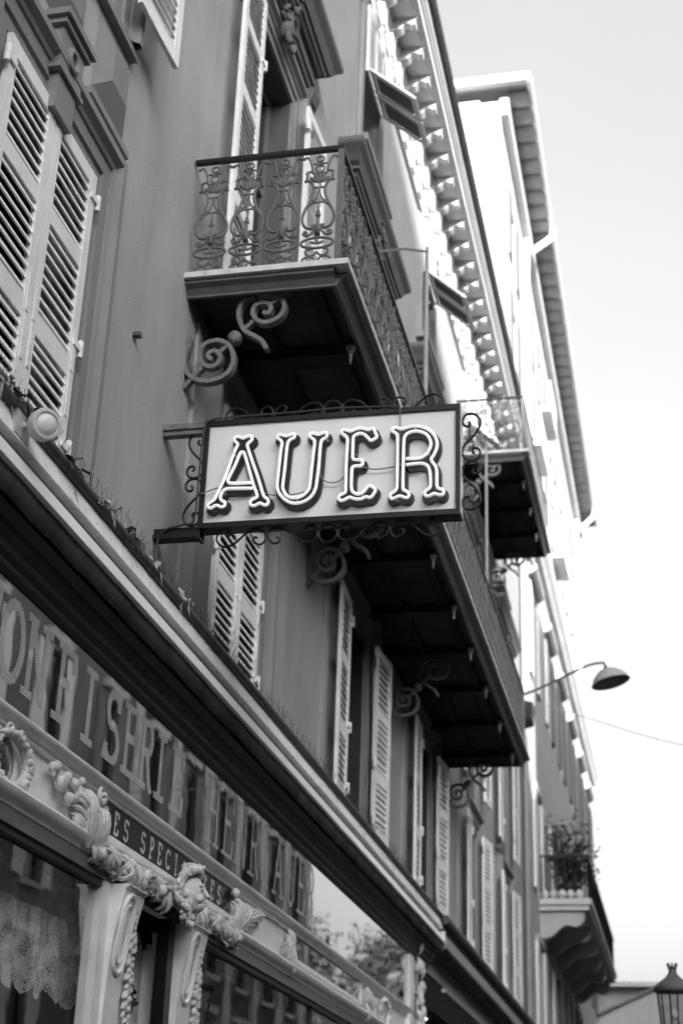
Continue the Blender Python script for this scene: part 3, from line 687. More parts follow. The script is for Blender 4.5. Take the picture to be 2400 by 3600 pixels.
def drape(y0, w, label):
    m = MB(); n = 26; vs = []; fs = []
    for i in range(n+1):
        t = i/n; y = y0+w*t; top = 3.27-.0*t; bot = 2.93+.26*abs(2*t-1)**1.4-.05*math.sin(t*PI*3)**2
        f_ = .02*math.sin(i*1.7)
        vs += [(-.30+f_, y, bot), (-.30+f_*.5, y, (bot+top)/2), (-.31, y+.0, top)]
    for i in range(n):
        for k in range(2): a = i*3+k; b = a+3; fs.append((a, b, b+1, a+1))
    m.add(vs, fs); tag(m.build('swag_drape', M_DRAPE, None, 'all'), label, 'drape', 'swag drapes in the right window')
for a, l in ((11.1, 'dark fringed swag drape nearest the carved door in the shop window'), (12.35, 'second dark fringed swag drape in the shop window')): drape(a, 1.15, l)

# pilasters with recessed oval and flower drop
def flower_drop(mb, y, z1, z0, x, w=.035, seed=0):
    r = random.Random(seed); z = z1; k = 0
    while z > z0:
        s = w*(.75+.35*math.sin((z1-z)/(z1-z0)*PI))*r.uniform(.75, 1.2)
        for q in (-1, 1): mb.blob((x+r.uniform(0, .02), y+q*s*.7+r.uniform(-.008, .008), z), s*.45, s*.42, s*.85, Matrix.Rotation(q*.75+r.uniform(-.3, .3), 3, 'X'), 6, 4)
        mb.blob((x+.025, y+r.uniform(-.008, .008), z-s*.5), s*.42, s*.45, s*.42, nu=6, nv=4)
        z -= s*1.15; k += 1
    mb.blob((x+.02, y, z0-.03), .035, .04, .045)
def pilaster(y0, y1, seed):
    w = y1-y0; m = MB()
    pts = [(.0, 0), (.06, 0), (.06, 2.6), (.075, 2.95), (.11, 3.13), (.13, 3.22), (.13, 3.24), (.155, 3.255), (.155, 3.262), (.0, 3.262)]
    m.prism(pts, 'y', y0, y1); p = m.build('pilaster', M_CREAM, shop)
    o = MB(); cy = (y0+y1)/2-.05; n = 22
    def ov(rx, h, r):
        q = []
        for k in range(n):
            a = 2*PI*k/n; yy = rx*math.cos(a); zz = rx*math.sin(a)+(h if math.sin(a) > 0 else -h); z = 3.0+zz
            x = .06+.07*max(0, min(1, (z-2.6)/.6))**1.6+.004
            q.append((x, cy+yy, z))
        o.tube(q, r, 6, True)
    ov(.085, .13, .013); ov(.048, .11, .008); o.build('oval_panel', M_CREAM, p, True)
    d = MB(); flower_drop(d, y1-.055, 3.16, 2.2, .085, .04, seed); d.build('flower_drop', M_CARVE, p, True)
    return p
pilaster(8.34, 8.665, 1); pilaster(9.62, 9.975, 2)
MB().box(-.06, .02, 9.50, 9.615, .0, 3.27).build('door_frame', M_BLACK, shop)
# recessed door niche with arched panel, post and rose
MB().box(-.62, -.57, 8.7, 10.6, 0, 3.27).build('door_back', M_ROOM, shop)
m = MB(); ap = [(9.28, 2.55), (9.72, 2.55), (9.72, 2.95)]+[(9.50+.22*math.cos(a*PI/10), 2.95+.24*math.sin(a*PI/10)) for a in range(0, 11)]+[(9.28, 2.95)]
m.prism(ap, 'x', -.27, -.24); arp = m.build('arched_panel', M_CREAM, shop)
m = MB(); m.tube([(-.235, y, z) for y, z in [(9.73, 2.5)]+[(9.50+.235*math.cos(a*PI/10), 2.95+.255*math.sin(a*PI/10)) for a in range(0, 11)]], .022, 6); m.build('arch_moulding', M_CARVE, arp, True)
m = MB(); leafy(m, (-.235, 9.53, 2.80), .09, 11, 8, .7); m.build('rose', M_DKWOOD, arp, True)
m = MB().box(-.2, -.12, 9.66, 9.80, 1.5, 3.1); po = m.build('inner_post', M_CREAM, shop); m = MB(); flower_drop(m, 9.72, 3.12, 2.3, -.11, .045, 5); m.tube([(-.11, 9.60, 3.2), (-.1, 9.66, 3.0), (-.1, 9.7, 2.6)], .02, 6); m.build('flower_drop', M_CARVE, po, True)
# carved garlands
def curl(mb, c, r, a0, turns, x, th):
    q = spiral(c, r*.12, r, a0, turns, 20); n = len(q)
    mb.tube([(x+.02*(1-i/n), u, v) for i, (u, v) in enumerate(q)], [th*(.55+.45*math.sin(PI*min(1, .15+i/n))) for i in range(n)], 6)
def acanthus(mb, y, z, L, a, x, th, seed=0):
    """a curling leaf: a bent tapering spine with lobes on both sides"""
    r = random.Random(seed); sgn = 1 if r.random() < .5 else -1; p = Vector((y, z)); d = a; n = 8; pts = []
    for i in range(n+1):
        pts.append((x+.035*math.sin(PI*i/n), p.x, p.y)); p = p+Vector((math.cos(d), math.sin(d)))*L/n; d += sgn*.26*(i/n)*2
    mb.tube(pts, [th*(1-.65*i/n) for i in range(n+1)], 6)
    for i in range(1, n, 1):
        b = Vector(pts[i]); t = Vector(pts[i+1])-Vector(pts[i-1]); an = math.atan2(t.z, t.y)
        for q in (-1, 1):
            an2 = an+q*.8; s = th*1.25*(1-.5*i/n)
            mb.blob(b+Vector((-.004, math.cos(an2)*s*1.3, math.sin(an2)*s*1.3)), s*.5, s*.45, s*1.05, Matrix.Rotation(an2-PI/2, 3, 'X'), 6, 4)
def leaf2(mb, y, z, L, a, x, w, curl_=1., n=5):
    """a fleshy carved leaf: side by side ridges that swell, fan out and curl over at the tip"""
    ca, sa = math.cos(a), math.sin(a); m_ = 9
    for k in range(n):
        o = (k-(n-1)/2)/((n-1)/2); pts = []; rad = []
        for i in range(m_+1):
            t = i/m_; ln = L*(1-.22*o*o); q = ln*(t if t < .8 else .8+.2*math.sin((t-.8)*7)*.55)
            side = o*w*(.35+.75*math.sin(min(1, t*1.15)*PI*.62))
            lift = .012+.045*math.sin(PI*min(1, t*.95))*(1-.35*o*o)-curl_*.035*max(0, t-.75)/.25
            pts.append((x+lift, y+q*ca-side*sa, z+q*sa+side*ca)); rad.append(w*(.20+.13*math.sin(PI*t))*(1.15 if abs(o) < .1 else .9)*(1 if t < .9 else .7))
        mb.tube(pts, rad, 6)
def garland(y0, y1, z, x, seed, name='carved_garland', amp=.0):
    r = random.Random(seed); m = MB(); y = y0; k = 0
    m.tube([(x-.01, y0, z), (x-.01, (y0+y1)/2, z), (x-.01, y1, z)], .03, 6)
    while y < y1:
        L = r.uniform(.13, .22)
        leaf2(m, y, z+.04, L, -.85+r.uniform(-.4, .3), x+r.uniform(-.01, .02), r.uniform(.042, .06), 1, 4)
        leaf2(m, y+.03, z-.055, L*.95, .35+r.uniform(-.4, .25), x-.005, r.uniform(.038, .055), 1, 4)
        if k % 3 == 1: curl(m, (y+.05, z-.03), .05, r.uniform(0, 6), -1.4, x+.04, .014)
        if k % 2 == 0: m.blob((x+.055, y+.07, z+r.uniform(-.03, .02)), .032, .034, .038, None, 9, 7); leaf2(m, y+.06, z+.01, L*.7, r.uniform(-2.6, .2), x+.03, .03, 1, 3)
        y += L*.78; k += 1
    return m.build(name, M_CARVE, shop, True)
garland(7.92, 9.22, 3.385, .045, 3); garland(9.62, 10.78, 3.385, .045, 4)
m = MB()     # left leaf spray with apple and buds
leaf2(m, 7.84, 3.36, .34, 1.70, .05, .07, 1, 5); leaf2(m, 7.93, 3.38, .26, 1.40, .07, .06, 1, 5); leaf2(m, 7.82, 3.44, .20, 2.3, .04, .05); leaf2(m, 7.80, 3.52, .2, 2.6, .04, .045); curl(m, (7.92, 3.655), .05, 2.6, -1.2, .09, .02)
for k, (y, z, s) in enumerate(((7.44, 3.62, .055), (7.56, 3.555, .042), (7.36, 3.68, .035), (7.30, 3.66, .028), (7.52, 3.66, .035), (7.62, 3.65, .04), (7.70, 3.63, .036), (7.64, 3.59, .04), (7.74, 3.53, .045), (7.72, 3.48, .045), (7.78, 3.43, .04), (7.80, 3.385, .035), (7.72, 3.69, .03))):
    m.blob((.05, y, z), s*.75, s*.9, s, Matrix.Rotation(k, 3, 'X'), 8, 6)
m.tube(catmull([(.05, 7.40, 3.66), (.05, 7.6, 3.62), (.05, 7.74, 3.54), (.05, 7.82, 3.42)], 4), .022, 6); m.build('carved_leaf_spray', M_CARVE, shop, True)
m = MB(); leaf2(m, 10.78, 3.38, .32, 1.25, .05, .06); leaf2(m, 10.9, 3.43, .36, .75, .05, .055); leaf2(m, 11.02, 3.52, .40, .30, .05, .05); leaf2(m, 11.2, 3.6, .34, .1, .05, .04)
for y, z, s in ((11.02, 3.49, .05), (11.1, 3.46, .04), (11.35, 3.6, .045), (11.5, 3.63, .05), (11.42, 3.55, .035), (11.25, 3.62, .05), (11.62, 3.66, .03), (10.95, 3.55, .045), (10.83, 3.68, .05)): m.blob((.05, y, z), s*.75, s, s*.8, nu=8)
curl(m, (10.62, 3.43), .065, 0, -1.4, .09, .022); m.build('carved_leaf_spray', M_CARVE, shop, True)
# oval medallion frame with mirror
def medallion(yc, zc, ry, rz, name='medallion'):
    m = MB(); n = 26
    m.tube([(.04, yc+ry*math.cos(2*PI*k/n), zc+rz*math.sin(2*PI*k/n)) for k in range(n)], .024, 7, True)
    for k in range(10):
        a = 2*PI*k/10; curl(m, (yc+ry*1.12*math.cos(a), zc+rz*1.1*math.sin(a)), .035, a, 1.3 if k % 2 else -1.3, .05, .014); m.blob((.06, yc+ry*1.02*math.cos(a+.3), zc+rz*1.02*math.sin(a+.3)), .022, .028, .02, nu=6)
    o = m.build(name, M_CARVE, shop, True); MB().lathe([(0, .03), (min(ry, rz)*.5, .026), (min(ry, rz)*.95, .012)], (.0, yc, zc), 20, 'x').build('mirror', M_SIGNGLASS, o, True)
medallion(6.80, 3.56, .20, .125); medallion(16.8, 3.56, .24, .125)
m = MB()
for (y, z, a) in ((12.45, 3.70, -1.3), (12.55, 3.58, -1.7), (12.5, 3.47, -.9), (12.40, 3.64, -2.0)): leaf2(m, y, z, .17, a, .04, .045)
m.build('carved_bracket', M_CARVE, shop, True)
m = MB()
for (y, z, a) in ((15.75, 3.68, -1.3), (15.85, 3.6, -.6), (15.72, 3.52, -1.7)): leaf2(m, y, z, .19, a, .04, .05)
m.build('carved_bracket', M_CARVE, shop, True)
m = MB(); r = random.Random(5)
for k in range(26): leaf2(m, 18.85+r.uniform(-.12, .14), 3.1+k*.055, .2, r.uniform(0, 6.2), .06, .05)
m.build('carved_end_scroll', M_CARVE, shop, True)
MB().box(-.05, .05, 18.34, 18.6, 3.0, 4.41).build('end_stile', M_CREAM, shop)
# carved child's head mask over the door
m = MB(); hc = Vector((.15, 9.42, 3.405)); KS = 1.4; prof = []
RT = Matrix.Rotation(.18, 3, 'Z')
def hp(x, y, z): return hc+RT@Vector((x, y, z))*KS
def hq(x, y, z): return Vector((x, y, z))
_b = MB()
_b.blob((0, 0, 0), .075, .072, .092, None, 16, 12)
_b.blob(hq(.045, 0, -.045), .036, .042, .036, None, 12, 8)                      # jaw and chin
for s in (-1, 1):
    _b.blob(hq(.052, s*.032, -.022), .026, .026, .024, None, 10, 8)             # cheeks
    _b.blob(hq(.062, s*.028, .016), .012, .017, .010, None, 8, 6)               # eyelids
    _b.tube([hq(.064, s*.012, .032), hq(.070, s*.028, .038), hq(.058, s*.048, .030)], .006, 6)
    _b.blob(hq(.0, s*.072, -.005), .014, .008, .02, None, 8, 6)                 # ears
_b.tube([hq(.07, 0, .028), hq(.083, 0, .005), hq(.092, 0, -.014)], [.006, .009, .013], 8); _b.blob(hq(.080, 0, -.036), .008, .019, .0055, None, 8, 6); _b.blob(hq(.078, 0, -.046), .009, .015, .006, None, 8, 6)
_b.v = [tuple(hc+RT@Vector(v)*KS) for v in _b.v]; m = _b
mask = m.build('carved_mask', M_CARVE, shop, 'all')
m = MB(); r = random.Random(2)
for k in range(15):
    t0 = (k-7)/7; pts = []
    for i in range(11):
        u = i/10; a = PI/2-t0*(.25+1.55*u); rr = .098+.014*math.sin(i*1.5+k)+.012*u
        pts.append(hp(.062-.075*u-.03*abs(t0)+.008*math.sin(i*1.9+k*2), rr*math.cos(a), .012+rr*math.sin(a)*1.02))
    m.tube(pts, [.013+.005*math.sin(PI*i/10) for i in range(11)], 6)
for k in range(5): m.blob(hp(.035+.01*(k % 2), (k-2)*.034, .112-.008*abs(k-2)), .028, .03, .026, None, 8, 6)
m.build('curls', M_CARVE, mask, True)
m = MB()
for k in range(40):
    a = r.uniform(PI*1.12, PI*1.88); rr = r.uniform(.105, .15); q = hp(.0+r.uniform(-.01, .03), rr*math.cos(a)*.9, -.0+rr*math.sin(a)); m.blob(q, .022, .026, .022, None, 6, 4)
for s in (-1, 1):
    leaf2(m, hc.y+s*.13, hc.z+.05, .16, PI/2+s*2.0, .10, .045); curl(m, (hc.y+s*.15, hc.z-.05), .05, 1, s*1.3, .13, .018)
m.build('ruff', M_CARVE, mask, True)
# gutter, band and awning cassette above the shop
can = root('shop_canopy', (.2, 11, 4.6), 'weathered canopy over the shop with rolled awning, aluminium bar, stained band and gutter', 'canopy')
Y0, Y1 = 3.0, 19.72
MB().prism([(0, 4.421), (.022, 4.421), (.045, 4.45), (.045, 4.475), (.075, 4.50), (.08, 4.53), (.11, 4.56), (.115, 4.60), (.17, 4.632), (0, 4.632)], 'y', Y0, Y1).build('dark_cornice', M_DKWOOD, can)
m = MB(); n = 110; vs = []; fs = []    # hanging fabric edge
for i in range(n+1):
    y = Y0+(Y1-Y0)*i/n; w = .005*math.sin(i*1.9)+.004*math.sin(i*.7)
    zb = 4.628+.003*math.sin(i*.55)+.002*math.sin(i*1.37)
    vs += [(.205+w, y, zb), (.222+w*.3, y, 4.765), (.198+w, y, zb), (.215+w*.3, y, 4.765)]
for i in range(n):
    a = i*4; b = a+4; fs += [(a, b, b+1, a+1), (a+2, a+3, b+3, b+2), (a, a+2, b+2, b)]
m.add(vs, fs); m.build('awning_valance', M_FABRIC, can, 'all')
MB().prism([(.08, 4.766), (.232, 4.748), (.25, 4.755), (.218, 4.853), (.203, 4.862), (.08, 4.862)], 'y', Y0, Y1).build('awning_bar', M_ALU, can)
MB().box(.001, .16, Y0, Y1, 4.634, 4.93).build('cassette', M_DARK, can)
MB().prism([(0, 4.936), (.225, 4.922), (.188, 5.06), (0, 5.06)], 'y', Y0, Y1).build('painted_band', M_BAND, can)
m = MB(); m.tube([(.20, y, 5.088) for y in (Y0, 7, 11, 15, Y1)], .034, 10); m.box(.02, .19, Y0, Y1, 5.062, 5.082); m.build('gutter', M_GUTTER, can, True)
m = MB().prism([(.0, 5.084), (.185, 5.083), (.185, 5.094), (.0, 5.13)], 'y', Y0, Y1); m.build('zinc_flashing', M_GUTTER, can)
m = MB().box(-.02, .25, Y1, Y1+.03, 4.75, 4.90); m.build('end_cap', M_ALU, can)
# drooping dry grass and leaves lodged on the gutter
def litter(y, n, seed, col, label):
    r = random.Random(seed); m = MB()
    for k in range(n):
        b = Vector((.205+r.uniform(-.03, .035), y+r.uniform(-.13, .13), 5.122+r.uniform(-.006, .012))); d = Vector((r.uniform(-.2, .7), r.uniform(-1, 1), r.uniform(-.5, .35))).normalized(); L = r.uniform(.03, .055); w = r.uniform(.008, .018)
        sd_ = d.cross(Vector((0, 0, 1))).normalized()*w; e = b+d*L; e2 = e+Vector((r.uniform(0, .03), 0, -r.uniform(.01, .10)))
        m.add([b-sd_, b+sd_, e+sd_, e-sd_, e2], [(0, 1, 2, 3), (3, 2, 4)])
    o = m.build('dry_litter', col, None); tag(o, label, 'litter', kind='stuff')
for k, (y, c_, l) in enumerate(((5.80, M_TAN, 'dry grass and leaves bunched on the gutter behind the floodlight'), (6.08, M_LITTER, 'dark leaf litter on the gutter by the floodlight'), (6.74, M_LITTER, 'dark scraps of leaf caught at the gutter spikes'), (7.23, M_TAN, 'pale dry grass wisps caught on the gutter'), (7.66, M_LITTER, 'small dark clump of leaves lying on the gutter'), (8.15, M_TAN, 'dry straw hanging over the stained band'), (8.63, M_TAN, 'thin straw wisp hanging from the gutter before the second window'))): litter(y, 30 if k < 2 else 15, 20+k, c_, l)
# bird spike strips
def spikes(y0, y1, idx, where):
    r = random.Random(idx); st = root('bird_spike_strip', (.13, (y0+y1)/2, 5.1), 'thin steel bird spikes fanned out along the gutter '+where, 'bird spikes', 'bird spike strips on the gutter')
    MB().box(.125, .165, y0, y1, 5.108, 5.114).build('base_strip', M_STEEL, st)
    m = MB(); y = y0+.02
    while y < y1:
        for lean, fy in ((.2, .42), (-.05, -.10)):
            d = Vector((lean, fy+r.uniform(-.08, .08), 1)).normalized(); L = r.uniform(.15, .20)
            b = Vector((.145+r.uniform(-.012, .012), y+r.uniform(-.01, .01), 5.113)); m.tube([b, b+d*L], .0019, 4)
        y += .085
    tag(m.build('spikes', M_STEEL, st), kind='stuff')
for k, (a, b, w) in enumerate(((5.6, 6.8, 'beside the floodlight'), (6.82, 8.15, 'below the plain wall before the sign'), (8.17, 9.3, 'under the lower arm of the sign'), (9.32, 11.0, 'in front of the second shuttered window'), (11.02, 13.2, 'past the closed shutters'), (13.22, 17.7, 'in front of the open shutters'))): spikes(a, b, k, w)
# round floodlight on the band
fl = root('floodlight', (.21, 6.1, 5.0), 'round pale floodlight on a square bracket fixed to the stained band', 'floodlight')
rot = Matrix.Rotation(-.55, 3, 'Y')@Matrix.Rotation(.25, 3, 'Z')
def tl(mb, M, loc): mb.v = [tuple(Vector(loc)+M@Vector(v)) for v in mb.v]; return mb
RF = Matrix.Rotation(math.radians(-38), 3, 'Z')@Matrix.Rotation(math.radians(10), 3, 'Y'); FL = (.335, 6.085, 5.005)
b = MB().lathe([(0, -.07), (.055, -.065), (.078, -.03), (.082, .02), (.075, .03), (.062, .032), (.058, .02), (0, .018)], (0, 0, 0), 24, 'x'); tl(b, RF, FL).build('lamp_body', M_PLASTIC, fl, True)
b = MB().lathe([(.057, .02), (.045, .034), (.025, .042), (0, .044)], (0, 0, 0), 24, 'x'); tl(b, RF, FL).build('lens', M_LENS, fl, True)
MB().box(.205, .225, 6.00, 6.17, 4.94, 5.07).build('back_plate', M_PLASTIC, fl); MB().tube([(.21, 6.085, 5.005), (.31, 6.085, 5.005)], .018, 8).build('stem', M_PLASTIC, fl)

# ================================================================== second shop further along
s2 = root('neighbouring_shopfront', (0, 26, 0), 'dark neighbouring shopfront under a long grey canopy beyond the carved shop', 'shopfront')
MB().box(.0, .24, 19.76, 32.9, 4.68, 4.86).build('canopy_fascia', M_FASC, s2); MB().prism([(.24, 4.69), (.265, 4.70), (.265, 4.84), (.24, 4.85)], 'y', 19.76, 32.9).build('canopy_edge', M_PIPE, s2)
MB().tube([(.24, y, 5.055) for y in (19.78, 32.9)], .06, 10).build('gutter', M_GUTTER, s2, True); MB().box(.0, .22, 19.76, 32.9, 4.861, 5.06).build('canopy_roof', M_DARK, s2)
MB().tube([(.30, 19.3, 4.12), (.30, 32.9, 4.12)], .03, 8).build('awning_arm', M_PIPE, s2, True)
MB().box(-2.9, -.0, 19.2, 32.6, 4.0, 4.40).build('ceiling', M_DARK, s2)
MB().box(-.05, .0, 19.25, 32.5, 0, .6).build('stall_riser', M_DKWOOD, s2)
for x, y in ((-.6, 23.5), (-.6, 26.0), (-.9, 22), (-.25, 21.0)): MB().box(x-.05, x+.05, y-.16, y+.16, 3.985, 3.999).build('ceiling_spot', M_GLOW, s2)

# ================================================================== AUER sign
sg = root('shop_sign', (0, 8.64, 5.95), 'projecting shop sign reading AUER in white neon tubes on black letters, wrought iron scrolls around', 'sign')
SY = 8.64
MB().box(.335, 1.968, SY-.045, SY+.045, 5.60, 6.305).build('panel', M_SIGN, sg)
m = MB(); X0, X1, Z0, Z1 = .300, 1.998, 5.565, 6.340
m.box(X0, X1, SY-.062, SY+.062, Z0, 5.6).box(X0, X1, SY-.062, SY+.062, 6.305, Z1).box(X0, .335, SY-.0618, SY+.0618, 5.6, 6.305).box(1.968, X1, SY-.0618, SY+.0618, 5.6, 6.305); m.build('frame', M_BLACK, sg)
m = MB().box(1.9985, 2.001, SY-.052, SY+.045, 5.58, 6.33); m.build('edge_strip', M_ALU, sg)
LET = {'A': "671,5798 567,5803 501,5805 476,5791 464,5763 463,5738 477,5720 492,5713 496,5696 485,5680 467,5680 442,5693 421,5686 401,5674 384,5685 382,5705 398,5717 421,5734 434,5765 483,5891 530,6058 551,6113 550,6129 532,6147 527,6171 543,6181 568,6173 587,6165 611,6175 632,6178 647,6165 645,6146 629,6130 619,6118 622,6094 659,5990 702,5876 741,5758 755,5731 773,5717 781,5695 772,5674 752,5676 725,5690 701,5678 680,5674 664,5686 663,5709 681,5722 701,5732 703,5751 674,5827 638,5939 604,6046 589,6063 573,6055 545,5972 508,5883 504,5861 519,5845 589,5840 659,5839",
 'U': "849,6111 835,6135 818,6146 814,6163 827,6174 849,6168 872,6160 897,6166 918,6173 931,6164 929,6144 908,6133 894,6121 887,6098 882,6039 877,5916 870,5807 875,5775 894,5738 925,5717 961,5712 996,5721 1027,5746 1044,5776 1048,5814 1055,5930 1061,6026 1066,6098 1061,6118 1043,6132 1031,6150 1036,6166 1054,6166 1089,6154 1111,6161 1135,6164 1146,6148 1139,6128 1119,6117 1108,6098 1104,6043 1100,5926 1092,5824 1085,5767 1061,5718 1021,5686 969,5673 921,5683 878,5714 846,5757 833,5803 834,5867 840,5984 845,6068",
 'E': "1281,6086 1279,6113 1265,6132 1244,6148 1239,6168 1252,6178 1273,6172 1300,6162 1329,6174 1365,6180 1394,6171 1418,6164 1436,6173 1449,6169 1460,6142 1471,6115 1464,6099 1444,6087 1429,6087 1414,6106 1390,6131 1360,6141 1333,6131 1319,6113 1318,6038 1319,5973 1330,5957 1374,5951 1384,5940 1384,5921 1372,5909 1331,5909 1317,5893 1316,5833 1317,5763 1328,5730 1355,5713 1384,5717 1406,5738 1423,5762 1437,5766 1458,5750 1472,5733 1465,5715 1451,5691 1434,5682 1413,5690 1388,5679 1361,5676 1332,5683 1306,5694 1280,5680 1254,5672 1238,5686 1238,5708 1258,5719 1278,5730 1280,5765 1278,5912 1280,6028",
 'R': "1663,5939 1739,5937 1773,5947 1802,5977 1819,6021 1815,6060 1792,6100 1754,6123 1713,6130 1672,6119 1652,6095 1647,6053 1646,5912 1646,5747 1655,5721 1678,5704 1686,5685 1676,5667 1656,5670 1627,5682 1599,5672 1579,5665 1567,5680 1569,5702 1589,5713 1606,5734 1608,5775 1608,5914 1605,6095 1602,6115 1587,6130 1571,6143 1573,6159 1589,6168 1613,6159 1636,6152 1666,6162 1712,6168 1765,6157 1812,6128 1847,6083 1860,6031 1853,5986 1834,5943 1822,5925 1834,5898 1851,5872 1859,5833 1860,5758 1864,5726 1878,5714 1898,5708 1903,5689 1896,5673 1873,5674 1844,5684 1822,5674 1799,5668 1785,5681 1786,5703 1801,5715 1816,5726 1820,5754 1817,5824 1806,5869 1782,5893 1739,5900 1664,5896"}
YT, YF, YB = SY-.118, SY-.062, SY-.0455
for ch, s in LET.items():
    pts = mm(s); closed = ch in 'UE'
    if ch == 'R': fill = pts+[(1.662, 5.92)]
    elif ch == 'A': fill = [(.632, 5.800)]+pts[1:-1]+[(.622, 5.839)]
    else: fill = pts
    sm = [(p.x, p.y) for p in catmull([(x, z, 0) for x, z in fill], 2, True)]
    n = len(sm); area = sum(sm[i][0]*sm[(i+1)%n][1]-sm[(i+1)%n][0]*sm[i][1] for i in range(n)); sg_ = 1 if area > 0 else -1
    m = MB(); m.prism(sm, 'y', YF, YB)
    ring = [(x, (YF+YB)/2+.0007, z) for x, z in sm]; vs = []; fs = []; n = len(ring)
    for i in range(n):
        a, b = Vector(ring[i-1]), Vector(ring[(i+1)%n]); t = b-a; t.normalize(); nx, nz = t.z*.0245, -t.x*.0245; x, y, z = ring[i]
        for sx, dy in ((1, -.0075), (1, .0065), (-1, .0065), (-1, -.0075)): vs.append((x+sx*nx, y+dy, z+sx*nz))
    for i in range(n):
        for k in range(4): fs.append((i*4+k, i*4+(k+1)%4, ((i+1)%n)*4+(k+1)%4, ((i+1)%n)*4+k))
    m.add(vs, fs); lt = m.build('letter', M_LETTER, sg)
    q = catmull([(x, YT, z) for x, z in pts], 3, closed)
    tb = MB(); tb.tube(q, .0105, 8, closed); tb.build('neon_tube', M_TUBE, lt, 'all')
    for k in range(3, len(pts), 17):
        x, z = pts[k]; cl = MB(); cl.tube([(x, YT+.004, z), (x, YF, z)], .006, 6); cl.tube([(x, YT+.002, z-.006), (x, YT+.002, z+.006)], .0125, 8)
        cl.build('tube_support', M_LENS, lt, True)
m = MB()
for pts in ([(.31, 5.80), (.45, 5.84), (.62, 5.83), (.80, 5.76), (.95, 5.76), (1.06, 5.79), (1.09, 5.83)], [(1.098, 5.99), (1.105, 5.88), (1.15, 5.83), (1.22, 5.83), (1.27, 5.88), (1.28, 5.97), (1.32, 6.02), (1.35, 5.98), (1.37, 5.91)], [(1.38, 5.92), (1.45, 5.90), (1.55, 5.905), (1.63, 5.92), (1.60, 5.95), (1.612, 6.10), (1.61, 6.345)]):
    m.tube(catmull([(x, SY-.075, z) for x, z in pts], 6), .0045, 6)
m.build('neon_cable', M_CABLE, sg, True)
m = MB().tube(catmull([(1.61, SY-.07, 6.345), (1.2, SY-.075, 6.36), (.9, SY-.075, 6.352), (.5, SY-.07, 6.352), (.345, SY-.07, 6.34), (.30, SY-.07, 6.26), (.29, SY-.07, 5.9), (.28, SY-.07, 5.62), (.2, SY-.05, 5.60), (.06, SY-.04, 5.56), (.03, SY-.04, 5.40), (.025, SY-.04, 4.9)], 5), .007, 6); m.build('supply_cable', M_CABLED, sg, True)
m = MB().box(0, .30, SY-.045, SY+.045, 6.305, 6.345).box(0, .305, SY-.03, SY+.03, 6.27, 6.304); m.build('mounting_arm', M_IRONL, sg)
m = MB().box(0, .32, SY-.045, SY+.045, 5.515, 5.545).box(0, .30, SY-.03, SY+.03, 5.546, 5.59).box(.30, .32, SY-.05, SY+.05, 5.50, 5.56); m.build('mounting_arm', M_BLACK, sg)
# wrought scrolls: (start spiral centre/angles, control points, end spiral)
def wr(pts, r=.0075):
    m = MB(); m.tube(catmull([(x, SY, z) for x, z in pts], 4), r, 6); return m.build('iron_scroll', M_BLACK, sg, 'all')
XM = (X0+X1)/2; ZC = (Z0+Z1)/2
S5 = "1820,6354 1806,6380 1793,6366 1806,6344 1840,6337 1873,6364 1879,6401 1852,6441 1805,6452 1752,6427 1693,6371 1653,6345 1600,6346 1562,6374 1558,6420 1585,6448 1622,6437 1636,6413 1626,6395 1610,6401"
S4 = "1485,6400 1471,6412 1466,6435 1490,6448 1524,6430 1543,6391 1533,6357 1499,6345 1439,6351 1391,6381 1342,6430 1294,6449 1246,6445 1220,6417 1222,6371 1250,6344 1284,6344 1297,6361 1283,6377 1265,6373"
SS = "2042,6236 2051,6224 2046,6204 2026,6201 2007,6221 2004,6247 2020,6282 2058,6292 2096,6273 2116,6232 2107,6183 2075,6134 2029,6085 2003,6042 2003,6003 2023,5970 2060,5955 2098,5967 2114,5998 2107,6031 2084,6044 2066,6034 2069,6014 2077,6004"
for sgn in (-1, 1):
    for tb_ in (1, -1):
        for S_ in (S4, S5): wr([(XM+sgn*(x-1.150), (Z1 if tb_ > 0 else Z0)+tb_*(z-6.338)) for x, z in mm(S_)])
        wr([((X1 if sgn > 0 else X0)+sgn*(x-1.996), ZC+tb_*(z-5.9525)) for x, z in mm(SS)], .0085)
for tb_ in (1, -1):
    zb = (Z1 if tb_ > 0 else Z0)+tb_*.059; m = MB(); m.tube([(XM+.06*math.cos(2*PI*k/20), SY, zb+.06*math.sin(2*PI*k/20)) for k in range(20)], .0075, 6, True); m.build('iron_ring', M_BLACK, sg, 'all')

# ================================================================== small things on the facade
pr_ = root('flag_pole', (1.06, 12.5, 7.65), 'grey upright pole with black cross bar standing on the long balcony', 'pole')
MB().tube([(1.06, 12.85, 7.66), (1.06, 12.85, 10.52)], .022, 8).build('pole', M_PIPE, pr_, True); MB().tube([(1.06, 10.3, 8.75), (1.06, 11.6, 9.66), (1.06, 12.9, 10.5)], .012, 6).build('cross_bar', M_BLACK, pr_, True)
tag(MB().tube([(.55, 21.9, 12.9), (.55, 21.9, 10.2)], .022, 8).build('conduit_rod', M_PIPE, None, True), 'thin pale vertical rod hanging below the upper balcony', 'rod')
al = root('alarm_box', (.1, 31.2, 11.2), 'black box loudspeaker fixed to the facade below the street lamp arm', 'loudspeaker')
MB().prism([(.0, 11.0), (.36, 11.1), (.40, 11.45), (.0, 11.55)], 'y', 30.9, 31.5).build('case', M_BLACK, al); MB().box(.0, .05, 31.0, 31.4, 11.56, 11.75).build('bracket', M_BLACK, al)

